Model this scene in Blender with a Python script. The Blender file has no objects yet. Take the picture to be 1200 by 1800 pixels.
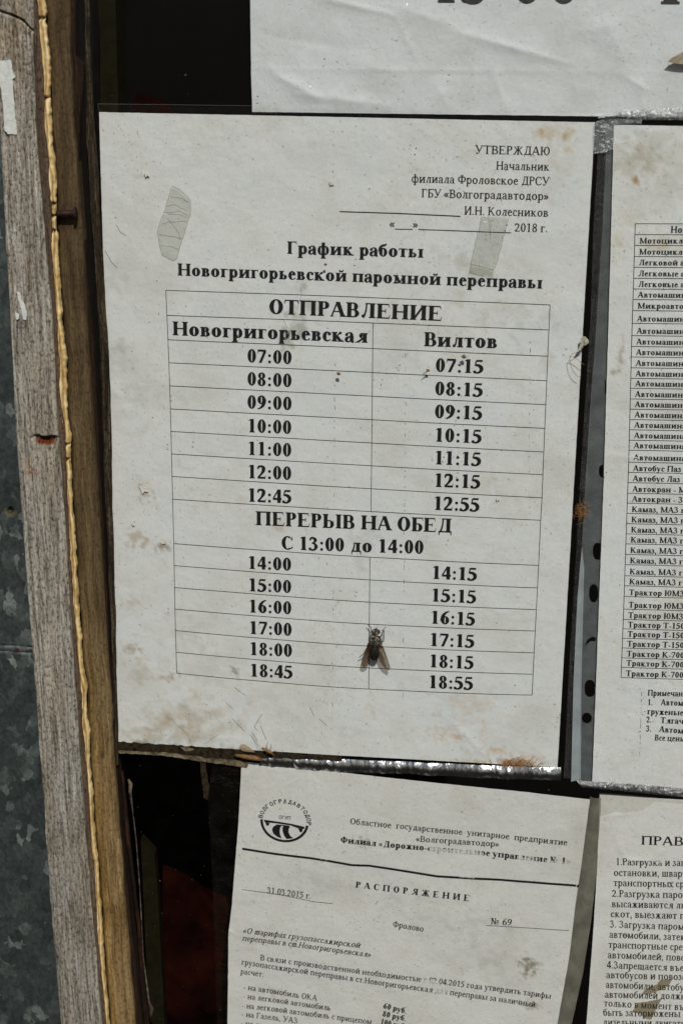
import bpy, bmesh, math, random
from mathutils import Vector, Matrix, noise
import numpy as np
random.seed(7)
C = bpy.context.scene.collection
sc = bpy.context.scene

# ------------------------------------------------------------------ camera
F = 2900.0                                   # focal length in pixels of the 1200 x 1800 photograph
Z0 = 1.60                                    # height of the top edge of the main notice above the ground (m)
def solve_pose():
    """pose of the camera from the four corners of the A4 timetable"""
    src = [(0, 0), (.210, 0), (.210, .297), (0, .297)]
    dst = [(175, 197), (1045, 215), (979, 1349), (205, 1305)]
    A = []
    for (x, y), (u, v) in zip(src, dst):
        u -= 600; v -= 900
        A.append([x, y, 1, 0, 0, 0, -u*x, -u*y, -u]); A.append([0, 0, 0, x, y, 1, -v*x, -v*y, -v])
    H = np.linalg.svd(np.array(A, float))[2][-1].reshape(3, 3)
    B = np.diag([1/F, 1/F, 1]) @ H
    if B[2, 2] < 0: B = -B
    s = (np.linalg.norm(B[:, 0])*np.linalg.norm(B[:, 1]))**.5
    B /= s
    U, _, Vt = np.linalg.svd(B[:, :2], full_matrices=False)
    R12 = U @ Vt
    r1, r2 = R12[:, 0], R12[:, 1]
    r3 = np.cross(r1, r2)
    t = B[:, 2]
    R = np.stack([r1, r3, -r2], 1)           # world (x, y into the wall, z up) -> camera
    t = t + r2*Z0                            # world z = Z0 - Y
    return R, t
R_, T_ = solve_pose()
CAM = -R_.T @ T_
cam_d = bpy.data.cameras.new('camera'); cam = bpy.data.objects.new('camera', cam_d); C.objects.link(cam)
right = R_.T @ np.array([1, 0, 0]); up = -(R_.T @ np.array([0, 1, 0])); back = -(R_.T @ np.array([0, 0, 1]))
M = Matrix.Identity(4)
for i in range(3):
    M[i][0], M[i][1], M[i][2], M[i][3] = right[i], up[i], back[i], CAM[i]
cam.matrix_world = M
cam_d.sensor_fit = 'VERTICAL'; cam_d.sensor_height = 24.0; cam_d.lens = F/1800*24
cam_d.clip_start = .02; cam_d.clip_end = 500
cam_d.dof.use_dof = True; cam_d.dof.aperture_fstop = 13.0
sc.camera = cam

def P(u, v, y=0.0):
    """point of the plane 'y' metres behind the papers seen at photo pixel (u, v)"""
    d = R_.T @ np.array([(u-600)/F, (v-900)/F, 1.0])
    k = (y-CAM[1])/d[1]
    p = CAM + k*d
    return Vector((float(p[0]), float(y), float(p[2])))
cam_d.dof.focus_distance = abs(float((np.array(P(600, 800)) - CAM) @ -back))

# ------------------------------------------------------------------ light
SUN = Vector((.17, -.70, .70)).normalized()
w = bpy.data.worlds.new("World"); sc.world = w; w.use_nodes = True
nt = w.node_tree; bg = nt.nodes['Background']
sky = nt.nodes.new('ShaderNodeTexSky'); sky.sky_type = 'NISHITA'; sky.sun_disc = False
sky.sun_elevation = math.asin(SUN.z); sky.sun_rotation = math.atan2(SUN.x, SUN.y)
nt.links.new(sky.outputs[0], bg.inputs[0]); bg.inputs[1].default_value = .05
sl = bpy.data.lights.new('sun', 'SUN'); sl.energy = 4.1; sl.angle = math.radians(.53); sl.color = (1, .975, .925)
so = bpy.data.objects.new('sun', sl); C.objects.link(so)
so.rotation_euler = SUN.to_track_quat('Z', 'Y').to_euler()
sc.view_settings.view_transform = 'Standard'; sc.view_settings.look = 'None'
sc.view_settings.gamma = 1; sc.view_settings.exposure = -0.17
sc.cycles.transparent_max_bounces = 24
sc.cycles.max_bounces = 8

# ------------------------------------------------------------------ materials
def mat(name, col=(.5, .5, .5), rough=.6, metal=0., spec=.5):
    m = bpy.data.materials.new(name); m.use_nodes = True
    b = m.node_tree.nodes['Principled BSDF']
    b.inputs['Base Color'].default_value = (*col, 1); b.inputs['Roughness'].default_value = rough
    b.inputs['Metallic'].default_value = metal; b.inputs['Specular IOR Level'].default_value = spec
    return m
class NT:
    def __init__(s, m): s.t = m.node_tree; s.b = s.t.nodes.get('Principled BSDF'); s.out = s.t.nodes['Material Output']
    def n(s, typ, **kw):
        x = s.t.nodes.new('ShaderNode'+typ)
        for k, v in kw.items():
            if k.startswith('i_'):
                k2 = k[2:]
                x.inputs[int(k2) if k2.isdigit() else k2.replace('_', ' ')].default_value = v
            else: setattr(x, k, v)
        return x
    def l(s, a, b): s.t.links.new(a, b)
    def co(s, kind='Object', scale=(1, 1, 1), rot=(0, 0, 0)):
        c = s.n('TexCoord'); m = s.n('Mapping'); m.inputs['Scale'].default_value = scale; m.inputs['Rotation'].default_value = rot
        s.l(c.outputs[kind], m.inputs[0]); return m.outputs[0]
    def noise(s, vec, scale, detail=4, rough=.6, dist=0):
        x = s.n('TexNoise'); x.inputs['Scale'].default_value = scale; x.inputs['Detail'].default_value = detail
        x.inputs['Roughness'].default_value = rough; x.inputs['Distortion'].default_value = dist
        s.l(vec, x.inputs['Vector']); return x.outputs['Fac']
    def ramp(s, fac, *stops, interp='LINEAR'):
        r = s.n('ValToRGB'); cr = r.color_ramp; cr.interpolation = interp
        while len(cr.elements) < len(stops): cr.elements.new(.5)
        for e, (p, c) in zip(cr.elements, stops):
            e.position = p; e.color = (*c, 1) if isinstance(c, tuple) else (c, c, c, 1)
        s.l(fac, r.inputs[0]); return r.outputs[0]
    def mix(s, fac, a, b, blend='MIX'):
        x = s.n('Mix', data_type='RGBA', blend_type=blend)
        for i, v in ((0, fac), (6, a), (7, b)):
            if isinstance(v, (int, float)): x.inputs[i].default_value = v
            elif isinstance(v, tuple): x.inputs[i].default_value = (*v, 1)
            else: s.l(v, x.inputs[i])
        return x.outputs[2]
    def bump(s, h, strength, dist, prev=None):
        x = s.n('Bump'); x.inputs['Strength'].default_value = strength; x.inputs['Distance'].default_value = dist
        s.l(h, x.inputs['Height'])
        if prev: s.l(prev, x.inputs['Normal'])
        return x.outputs[0]
    def math(s, op, a, b=None):
        x = s.n('Math', operation=op)
        for i, v in ((0, a), (1, b)):
            if v is None: continue
            if isinstance(v, (int, float)): x.inputs[i].default_value = v
            else: s.l(v, x.inputs[i])
        return x.outputs[0]

def paper_mat(name, col, grime=.5, gloss=.5, mott=1.0):
    m = mat(name, col, .55, 0, .35); t = NT(m)
    co = t.co('Object')
    at = t.n('Attribute', attribute_name='tint')
    a = t.ramp(t.noise(co, 28, 5, .62), (.30, (.85, .845, .81)), (.50, (.97, .97, .96)), (.72, (.92, .95, .98)))
    b = t.ramp(t.noise(co, 110, 5, .7, .6), (.34, (.80, .765, .69)), (.47, (1, 1, 1)))
    gm = t.ramp(t.noise(co, 14, 3, .6), (.45, 0), (.68, 1))
    g2 = t.math('MULTIPLY', gm, grime)
    c = t.mix(mott, (1, 1, 1), a, 'MULTIPLY')
    c = t.mix(1., col, c, 'MULTIPLY')
    c = t.mix(g2, c, b, 'MULTIPLY')
    sp = t.ramp(t.noise(co, 900, 2, .5), (.27, (.45, .40, .34)), (.33, (1, 1, 1)))
    c = t.mix(.75, c, sp, 'MULTIPLY')
    fib = t.ramp(t.noise(t.co('Object', (1, 1, .35)), 1500, 3, .7), (.25, (.86, .86, .86)), (.8, (1.0, 1.0, 1.0)))
    c = t.mix(.8, c, fib, 'MULTIPLY')
    c = t.mix(1., c, at.outputs['Color'], 'MULTIPLY')
    t.l(c, t.b.inputs['Base Color'])
    h = t.noise(co, 420, 6, .65); h2 = t.noise(co, 60, 3, .5)
    n = t.bump(h2, .22, .004); n = t.bump(h, .26, .0007, n)
    t.l(n, t.b.inputs['Normal'])
    return m
def ink_mat(name, col=(.012, .012, .013), wear=.30):
    m = mat(name, col, .5, 0, .4); t = NT(m)
    co = t.co('Object'); n = t.noise(co, 700, 4, .7)
    at = t.n('Attribute', attribute_name='fade')
    v = t.math('ADD', t.math('MULTIPLY', at.outputs['Fac'], .55), n)
    k = t.ramp(v, (.60+.12*(1-wear), 0.0), (.72+.12*(1-wear), 1.0))
    k2 = t.math('ADD', t.math('MULTIPLY', k, .8), t.math('MULTIPLY', t.noise(co, 160, 3), wear*.35))
    tr = t.n('BsdfTransparent'); mx = t.n('MixShader')
    t.l(k2, mx.inputs[0]); t.l(t.b.outputs[0], mx.inputs[1]); t.l(tr.outputs[0], mx.inputs[2])
    t.l(mx.outputs[0], t.out.inputs[0]); return m
def film_mat(name, milk=.03, rough=.12, bumps=((60, .35, .004), (260, .25, .001)), tint=(.97, .98, .975), milkcol=(.75, .78, .78), refl=1.0, milk_noise=0.0, stretch=(1, 1, 1)):
    m = bpy.data.materials.new(name); m.use_nodes = True; t = NT(m); t.t.nodes.remove(t.b)
    co = t.co('Object', stretch); nrm = None
    for s_, st, d in bumps: nrm = t.bump(t.noise(co, s_, 4, .6, .4), st, d, nrm)
    tr = t.n('BsdfTransparent'); tr.inputs[0].default_value = (*tint, 1)
    gl = t.n('BsdfGlossy'); gl.inputs['Roughness'].default_value = rough
    df = t.n('BsdfDiffuse'); df.inputs[0].default_value = (*milkcol, 1)
    ge = t.n('NewGeometry'); vd = t.n('VectorMath', operation='DOT_PRODUCT'); t.l(ge.outputs['Incoming'], vd.inputs[0]); t.l(nrm or ge.outputs['Normal'], vd.inputs[1])
    om = t.math('SUBTRACT', 1.0, t.math('MINIMUM', t.math('ABSOLUTE', vd.outputs['Value']), 1.0))      # thin film: same reflectance from both sides (Schlick)
    frs = t.math('ADD', .04, t.math('MULTIPLY', .96, t.math('POWER', om, 5.0)))
    if nrm: t.l(nrm, gl.inputs['Normal'])
    mf = t.math('MULTIPLY', t.ramp(t.noise(t.co('Object'), 120, 5, .7), (.3, max(0, 1-milk_noise)), (.7, 1)), milk)
    m1 = t.n('MixShader'); t.l(mf, m1.inputs[0]); t.l(tr.outputs[0], m1.inputs[1]); t.l(df.outputs[0], m1.inputs[2])
    m2 = t.n('MixShader'); t.l(t.math('MULTIPLY', frs, refl), m2.inputs[0]); t.l(m1.outputs[0], m2.inputs[1]); t.l(gl.outputs[0], m2.inputs[2])
    t.l(m2.outputs[0], t.out.inputs[0]); return m
def wood_mat(name, stops, grain=420, rough=.8, bump=.6, spec=.2, speck=.5, blotch=None):
    """UV in metres: u across the board, v along it"""
    m = mat(name, (.3, .2, .1), rough, 0, spec); t = NT(m)
    cu = t.co('UV', (1, .055, 1)); cf = t.co('UV', (1, .42, 1))
    g = t.noise(cu, grain, 6, .72, .35); g2 = t.noise(cu, grain*3.2, 4, .7); cell = t.noise(cf, 1000, 5, .8)
    v = t.math('ADD', t.math('MULTIPLY', g, .55), t.math('ADD', t.math('MULTIPLY', g2, .25), t.math('MULTIPLY', cell, .2)))
    c = t.ramp(v, *stops)
    pits = t.ramp(cell, (.38, (.16, .13, .10)), (.49, (1, 1, 1)))
    c = t.mix(speck, c, pits, 'MULTIPLY')
    if blotch:
        bl = t.ramp(t.noise(t.co('UV', (1, .25, 1)), 38, 5, .65, .3), (.38, (1, 1, 1)), (.68, blotch))
        c = t.mix(1., c, bl, 'MULTIPLY')
    at = t.n('Attribute', attribute_name='tint'); c = t.mix(1., c, at.outputs['Color'], 'MULTIPLY')
    t.l(c, t.b.inputs['Base Color'])
    n = t.bump(v, bump, .0022); n = t.bump(cell, bump*.8, .0007, n); t.l(n, t.b.inputs['Normal'])
    return m
def rough_mat(name, c1, c2, scale=300, rough=.8, bump=.5, dist=.001, metal=0, spec=.3):
    m = mat(name, c1, rough, metal, spec); t = NT(m); co = t.co('Object')
    n = t.noise(co, scale, 5, .7, .3); t.l(t.ramp(n, (.35, c1), (.65, c2)), t.b.inputs['Base Color'])
    t.l(t.bump(n, bump, dist), t.b.inputs['Normal']); return m

M_paper = paper_mat('paper_timetable', (.70, .70, .69), .7)
M_paper_top = paper_mat('paper_top', (.70, .715, .73), .25)
M_paper_right = paper_mat('paper_tariff', (.71, .71, .70), .8)
M_paper_ll = paper_mat('paper_order', (.625, .62, .59), .5)
M_paper_lr = paper_mat('paper_rules', (.66, .655, .63), .5)
M_ink = ink_mat('black_toner', (.006, .006, .006), wear=.04)
M_ink_old = ink_mat('worn_toner', (.008, .008, .008), wear=.06)
M_line = ink_mat('thin_rule_toner', (.02, .02, .022), wear=.2)
M_film = film_mat('sleeve_film', .003, .12, ((45, .30, .004), (240, .30, .0011)), refl=.22)
M_film_smooth = film_mat('sleeve_film_flat', .012, .06, ((30, .2, .004), (500, .12, .0006)))
M_milk = film_mat('milky_film', .26, .22, ((40, .3, .004), (500, .5, .001)), milkcol=(.42, .47, .47), milk_noise=.5)
M_strip = film_mat('pale_film_strip', .62, .25, ((90, .3, .003),), milkcol=(.50, .56, .58), milk_noise=.3)
M_crink = film_mat('crinkled_film', .08, .28, ((170, .6, .003), (500, .3, .0006)), milkcol=(.45, .48, .48), refl=16.0, milk_noise=.6, stretch=(1, 1, .18))
M_crink2 = film_mat('crinkled_film_sparkle', .16, .30, ((260, .8, .004), (800, .6, .0012)), milkcol=(.45, .48, .47), refl=9.0, milk_noise=.6)
M_tape = film_mat('old_tape', .035, .3, ((120, .5, .003), (500, .4, .001)), tint=(.968, .968, .955), milkcol=(.48, .48, .44), milk_noise=.9)
M_tape_br = film_mat('brown_film_scrap', .12, .4, ((120, .4, .002),), tint=(.84, .81, .74), milkcol=(.30, .27, .20), milk_noise=.8)
M_plank = wood_mat('grey_weathered_wood', ((.36, (.05, .042, .032)), (.45, (.26, .24, .20)), (.53, (.52, .485, .425)), (.64, (.80, .765, .69))), 560, .85, 1.0, .12, .80, (.86, .79, .68))
M_plank_side = wood_mat('brown_plank_edge', ((.30, (.04, .025, .015)), (.5, (.12, .08, .05)), (.7, (.25, .18, .12))), 330, .85, .9, .15, .8)
M_frame = wood_mat('old_varnished_wood', ((.30, (.026, .014, .004)), (.45, (.11, .072, .030)), (.58, (.22, .158, .080)), (.72, (.40, .31, .19))), 420, .6, .6, .3, .6, (.60, .52, .38))
M_redwood = wood_mat('dark_reddish_wood', ((.3, (.004, .002, .001)), (.5, (.022, .010, .004)), (.75, (.10, .052, .022))), 600, .7, .9, .2, .6)
M_bead = wood_mat('grey_brown_bead', ((.38, (.010, .007, .004)), (.52, (.08, .06, .036)), (.66, (.42, .36, .27))), 700, .8, 1.0, .2, .7)

# ------------------------------------------------------------------ mesh helpers
def tag(o, label=None, cat=None, group=None, kind=None):
    if label: o['label'] = label
    if cat: o['category'] = cat
    if group: o['group'] = group
    if kind: o['kind'] = kind
    return o
def link(name, me, m, parent=None, smooth=False):
    me.name = name
    o = bpy.data.objects.new(name, me); C.objects.link(o)
    if m: me.materials.append(m)
    if smooth: me.polygons.foreach_set('use_smooth', [True]*len(me.polygons))
    if parent: o.parent = parent; o.matrix_parent_inverse = parent.matrix_world.inverted()
    return o
def mesh(name, verts, faces, m, parent=None, smooth=False):
    me = bpy.data.meshes.new(name); me.from_pydata([tuple(v) for v in verts], [], faces); me.update()
    return link(name, me, m, parent, smooth)
def empty(name, loc=(0, 0, 0)):
    o = bpy.data.objects.new(name, None); C.objects.link(o); o.location = loc; o.empty_display_size = .01
    bpy.context.view_layer.update(); return o
def set_col(o, name, cols):
    a = o.data.color_attributes.new(name, 'FLOAT_COLOR', 'POINT')
    a.data.foreach_set('color', np.asarray(cols, dtype=np.float32).ravel())
def interp(pts, t):
    for (a, x), (b, y) in zip(pts, pts[1:]):
        if t <= b: return x+(y-x)*max(0, (t-a))/(b-a)
    (a, x), (b, y) = pts[-2:]
    return y+(y-x)*(t-b)/(b-a)
def N(x, y, z=0.): return noise.noise(Vector((x, y, z)))
def fbm(x, y, z=0., o=4):
    s = 0; a = 1; k = 1
    for _ in range(o): s += a*N(x*k, y*k, z+k); a *= .5; k *= 2.07
    return s
def tube_geo(pts, rad, seg=8, V=None, Fc=None):
    V = [] if V is None else V; Fc = [] if Fc is None else Fc
    base = len(V); n = len(pts); pts = [Vector(p) for p in pts]
    for i, p in enumerate(pts):
        d = (pts[min(i+1, n-1)]-pts[max(i-1, 0)]).normalized()
        a = d.cross(Vector((0, 1, 0)));
        if a.length < .1: a = d.cross(Vector((1, 0, 0)))
        a.normalize(); b = d.cross(a)
        r = rad[i] if isinstance(rad, (list, tuple)) else rad
        for k in range(seg):
            an = 2*math.pi*k/seg; V.append(p+a*(r*math.cos(an))+b*(r*math.sin(an)))
    for i in range(n-1):
        for k in range(seg):
            k2 = (k+1) % seg
            Fc.append((base+i*seg+k, base+i*seg+k2, base+(i+1)*seg+k2, base+(i+1)*seg+k))
    Fc.append(tuple(base+k for k in range(seg))[::-1]); Fc.append(tuple(base+(n-1)*seg+k for k in range(seg)))
    return V, Fc
def tube(name, pts, rad, m, parent=None, seg=8):
    V, Fc = tube_geo(pts, rad, seg); return mesh(name, V, Fc, m, parent, True)
def blob(name, c, ax, m, parent=None, seg=20, rings=14, rot=0., bumpf=0., V0=None):
    """ellipsoid; axes ax=(rx, ry, rz) turned by rot in the wall plane"""
    V = []; Fc = []; cr, sr = math.cos(rot), math.sin(rot)
    for i in range(rings+1):
        th = math.pi*i/rings
        for k in range(seg):
            ph = 2*math.pi*k/seg
            q = Vector((math.sin(th)*math.cos(ph), math.sin(th)*math.sin(ph), math.cos(th)))
            f = 1+bumpf*N(q.x*4+c[0]*900, q.y*4, q.z*4)
            x, y, z = q.x*ax[0]*f, q.y*ax[1]*f, q.z*ax[2]*f
            V.append((c[0]+x*cr+z*sr, c[1]+y, c[2]-x*sr+z*cr))
    for i in range(rings):
        for k in range(seg):
            k2 = (k+1) % seg; Fc.append((i*seg+k, i*seg+k2, (i+1)*seg+k2, (i+1)*seg+k))
    return mesh(name, V, Fc, m, parent, True)
def slab(name, px, y, thick, m, parent=None, relief=None, jitter=0., inset=0.):
    """thin solid with a pixel outline: front face at y-thick, back at y"""
    pts = [P(u+random.uniform(-jitter, jitter), v+random.uniform(-jitter, jitter), y) for u, v in px]
    n = len(pts); off = [(relief(p.x, p.z) if relief else 0) for p in pts]
    V = [Vector((p.x, y-thick-o, p.z)) for p, o in zip(pts, off)]+[Vector((p.x, y-o, p.z)) for p, o in zip(pts, off)]
    Fc = [tuple(range(n)), tuple(range(2*n-1, n-1, -1))]+[((i+1) % n, i, n+i, n+(i+1) % n) for i in range(n)]
    o = mesh(name, V, Fc, m, parent)
    bm = bmesh.new(); bm.from_mesh(o.data); bmesh.ops.recalc_face_normals(bm, faces=bm.faces); bmesh.ops.triangulate(bm, faces=bm.faces); bm.to_mesh(o.data); bm.free()
    return o
def film(name, px, y, m, parent=None, holes=()):
    """flat film cut to a pixel outline, holes punched through"""
    cu = bpy.data.curves.new(name, 'CURVE'); cu.dimensions = '2D'; cu.fill_mode = 'BOTH'
    for loop in [px]+list(holes):
        s = cu.splines.new('POLY'); s.points.add(len(loop)-1)
        for p, (u, v) in zip(s.points, loop):
            q = P(u, v, y); p.co = (q.x, q.z, 0, 1)
        s.use_cyclic_u = True
    o = bpy.data.objects.new(name, cu); C.objects.link(o); bpy.context.view_layer.update()
    me = bpy.data.meshes.new_from_object(o.evaluated_get(bpy.context.evaluated_depsgraph_get()))
    bpy.data.objects.remove(o); bpy.data.curves.remove(cu)
    for v in me.vertices: v.co = Vector((v.co.x, y, v.co.y))
    me.materials.clear()
    return link(name, me, m, parent)

# creases: ridge line in pixels, half width (m), height (m)
def make_relief(amp, scale, seed, creases=(), fine=0., ck=1.):
    cr = []
    for (u0, v0, u1, v1, wd, hh) in creases:
        a, b = P(u0, v0), P(u1, v1); cr.append((a.x, a.z, b.x, b.z, wd, hh*ck))
    def f(x, z):
        r = amp*(fbm(x*scale, z*scale*.8, seed, 3)+.35)
        if fine: r += fine*fbm(x*scale*5, z*scale*5, seed+9, 3)
        for ax, az, bx, bz, wd, hh in cr:
            dx, dz = bx-ax, bz-az; L = dx*dx+dz*dz
            t = ((x-ax)*dx+(z-az)*dz)/L; tc = min(1, max(0, t))
            d = math.hypot(x-ax-tc*dx, z-az-tc*dz)
            if d < 4*wd: r += hh*math.exp(-d/wd)*(1-.6*abs(2*tc-1))
        return r
    return f
def spot_tint(spots, seed):
    sp = []
    for (u, v, ru, rv, st, col, *k) in spots:
        p = P(u, v); sp.append((p.x, p.z, ru/4100., rv/4100., st, col, k[0] if k else 220.))
    def f(x, z):
        c = [1., 1., 1.]
        for sx, sz, rx, rz, st, col, fq in sp:
            d = ((x-sx)/rx)**2+((z-sz)/rz)**2
            if d > 4: continue
            m = 1-d**.5*.8 + .9*fbm(x*fq, z*fq, seed, 4) - .25
            m = max(0., min(1., m*1.6))*st
            for i in range(3): c[i] *= 1-m*(1-col[i])
        return (*c, 1.)
    return f
def sheet(name, m, left, right, relief, tint, base=0., step=.0009, parent=None, thick=.00012):
    """left/right: lists of (t, u, v) pixel edge points, t from 0 top to 1 bottom"""
    L = [(t, P(u, v)) for t, u, v in left]; Rr = [(t, P(u, v)) for t, u, v in right]
    wv = (Rr[0][1]-L[0][1]).length; hv = (L[-1][1]-L[0][1]).length
    nx, nz = int(wv/step), int(hv/step)
    V = []; cols = []
    for j in range(nz+1):
        t = j/nz; a = interp(L, t); b = interp(Rr, t)
        for i in range(nx+1):
            p = a.lerp(b, i/nx)
            e = .00010*N(p.x*260, p.z*260, 5.) if i in (0, nx) or j in (0, nz) else 0
            V.append((p.x+e, base-relief(p.x, p.z), p.z+e)); cols.append(tint(p.x, p.z))
    Fc = [(j*(nx+1)+i, (j+1)*(nx+1)+i, (j+1)*(nx+1)+i+1, j*(nx+1)+i+1) for j in range(nz) for i in range(nx)]
    o = mesh(name, V, Fc, m, parent, True); set_col(o, 'tint', cols); return o

# ------------------------------------------------------------------ serif lettering (drawn here stroke by stroke)
class Style:
    def __init__(s, bold=True, sans=False, italic=0.):
        s.sans = sans; s.it = italic
        if sans: s.S, s.T, s.sw, s.sh = .19, .17, 0, 0
        elif bold: s.S, s.T, s.sw, s.sh = .27, .085, .075, .06
        else: s.S, s.T, s.sw, s.sh = .18, .095, .080, .05
        s.bold = bold
SMALL = Style(True); SMALL.S = .25; SMALL.T = .11
BOLD, REG, ITAL, SANS = Style(True), Style(False), Style(True, italic=.24), Style(sans=True)
ITAL.S = .18; ITAL.T = .09
class G:
    def __init__(s, st): s.st = st; s.q = []
    def poly(s, *p): s.q.append(list(p))
    def serif(s, x, y, d, l=1, r=1):
        st = s.st
        if not st.sh: return
        a = x-(st.S/2+st.sw)*(1 if l else 0)-(0 if l else st.S/2); b = x+(st.S/2+st.sw)*(1 if r else 0)+(0 if r else st.S/2)
        s.poly((a, y), (b, y), (b, y+d*st.sh), (a, y+d*st.sh))
        s.poly((x-st.S/2-st.sw*.45*l, y+d*st.sh), (x+st.S/2+st.sw*.45*r, y+d*st.sh), (x+st.S/2, y+d*st.sh*2), (x-st.S/2, y+d*st.sh*2))
    def stem(s, x, y0, y1, b=1, t=1, S=None):
        S = S or s.st.S
        s.poly((x-S/2, y0), (x+S/2, y0), (x+S/2, y1), (x-S/2, y1))
        if b: s.serif(x, y0, 1)
        if t: s.serif(x, y1, -1)
    def line(s, x0, y0, x1, y1, w): s.poly((x0-w/2, y0), (x0+w/2, y0), (x1+w/2, y1), (x1-w/2, y1))
    def bar(s, x0, x1, y, w=None):
        w = w or s.st.T; s.poly((x0, y-w/2), (x1, y-w/2), (x1, y+w/2), (x0, y+w/2))
    def arc(s, cx, cy, rx, ry, a0=0, a1=360, S=None, T=None, n=28):
        S = S or s.st.S; T = T or s.st.T; k = max(6, int(n*abs(a1-a0)/360))
        o = [(cx+rx*math.cos(math.radians(a0+(a1-a0)*i/k)), cy+ry*math.sin(math.radians(a0+(a1-a0)*i/k))) for i in range(k+1)]
        q = [(cx+(rx-S)*math.cos(math.radians(a0+(a1-a0)*i/k)), cy+(ry-T)*math.sin(math.radians(a0+(a1-a0)*i/k))) for i in range(k+1)]
        for i in range(k): s.poly(o[i], o[i+1], q[i+1], q[i])
    def dot(s, x, y, r): s.poly(*[(x+r*math.cos(a*math.pi/6), y+r*math.sin(a*math.pi/6)) for a in range(12)])
    def pen(s, pts, sub=5):
        out = []; n = len(pts)
        for i in range(n-1):
            p0, p1, p2, p3 = pts[max(i-1, 0)], pts[i], pts[i+1], pts[min(i+2, n-1)]
            for k in range(sub):
                t = k/sub
                out.append(tuple(.5*((2*b)+(-a+c)*t+(2*a-5*b+4*c-d)*t*t+(-a+3*b-3*c+d)*t**3) for a, b, c, d in zip(p0, p1, p2, p3)))
        out.append(tuple(pts[-1])); L = []; Rr = []
        for i, (x, y, w_) in enumerate(out):
            a = out[max(i-1, 0)]; b = out[min(i+1, len(out)-1)]; dx, dy = b[0]-a[0], b[1]-a[1]; d = math.hypot(dx, dy) or 1
            nx, ny = -dy/d*w_/2, dx/d*w_/2; L.append((x+nx, y+ny)); Rr.append((x-nx, y-ny))
        for i in range(len(out)-1): s.poly(L[i], L[i+1], Rr[i+1], Rr[i])
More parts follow.
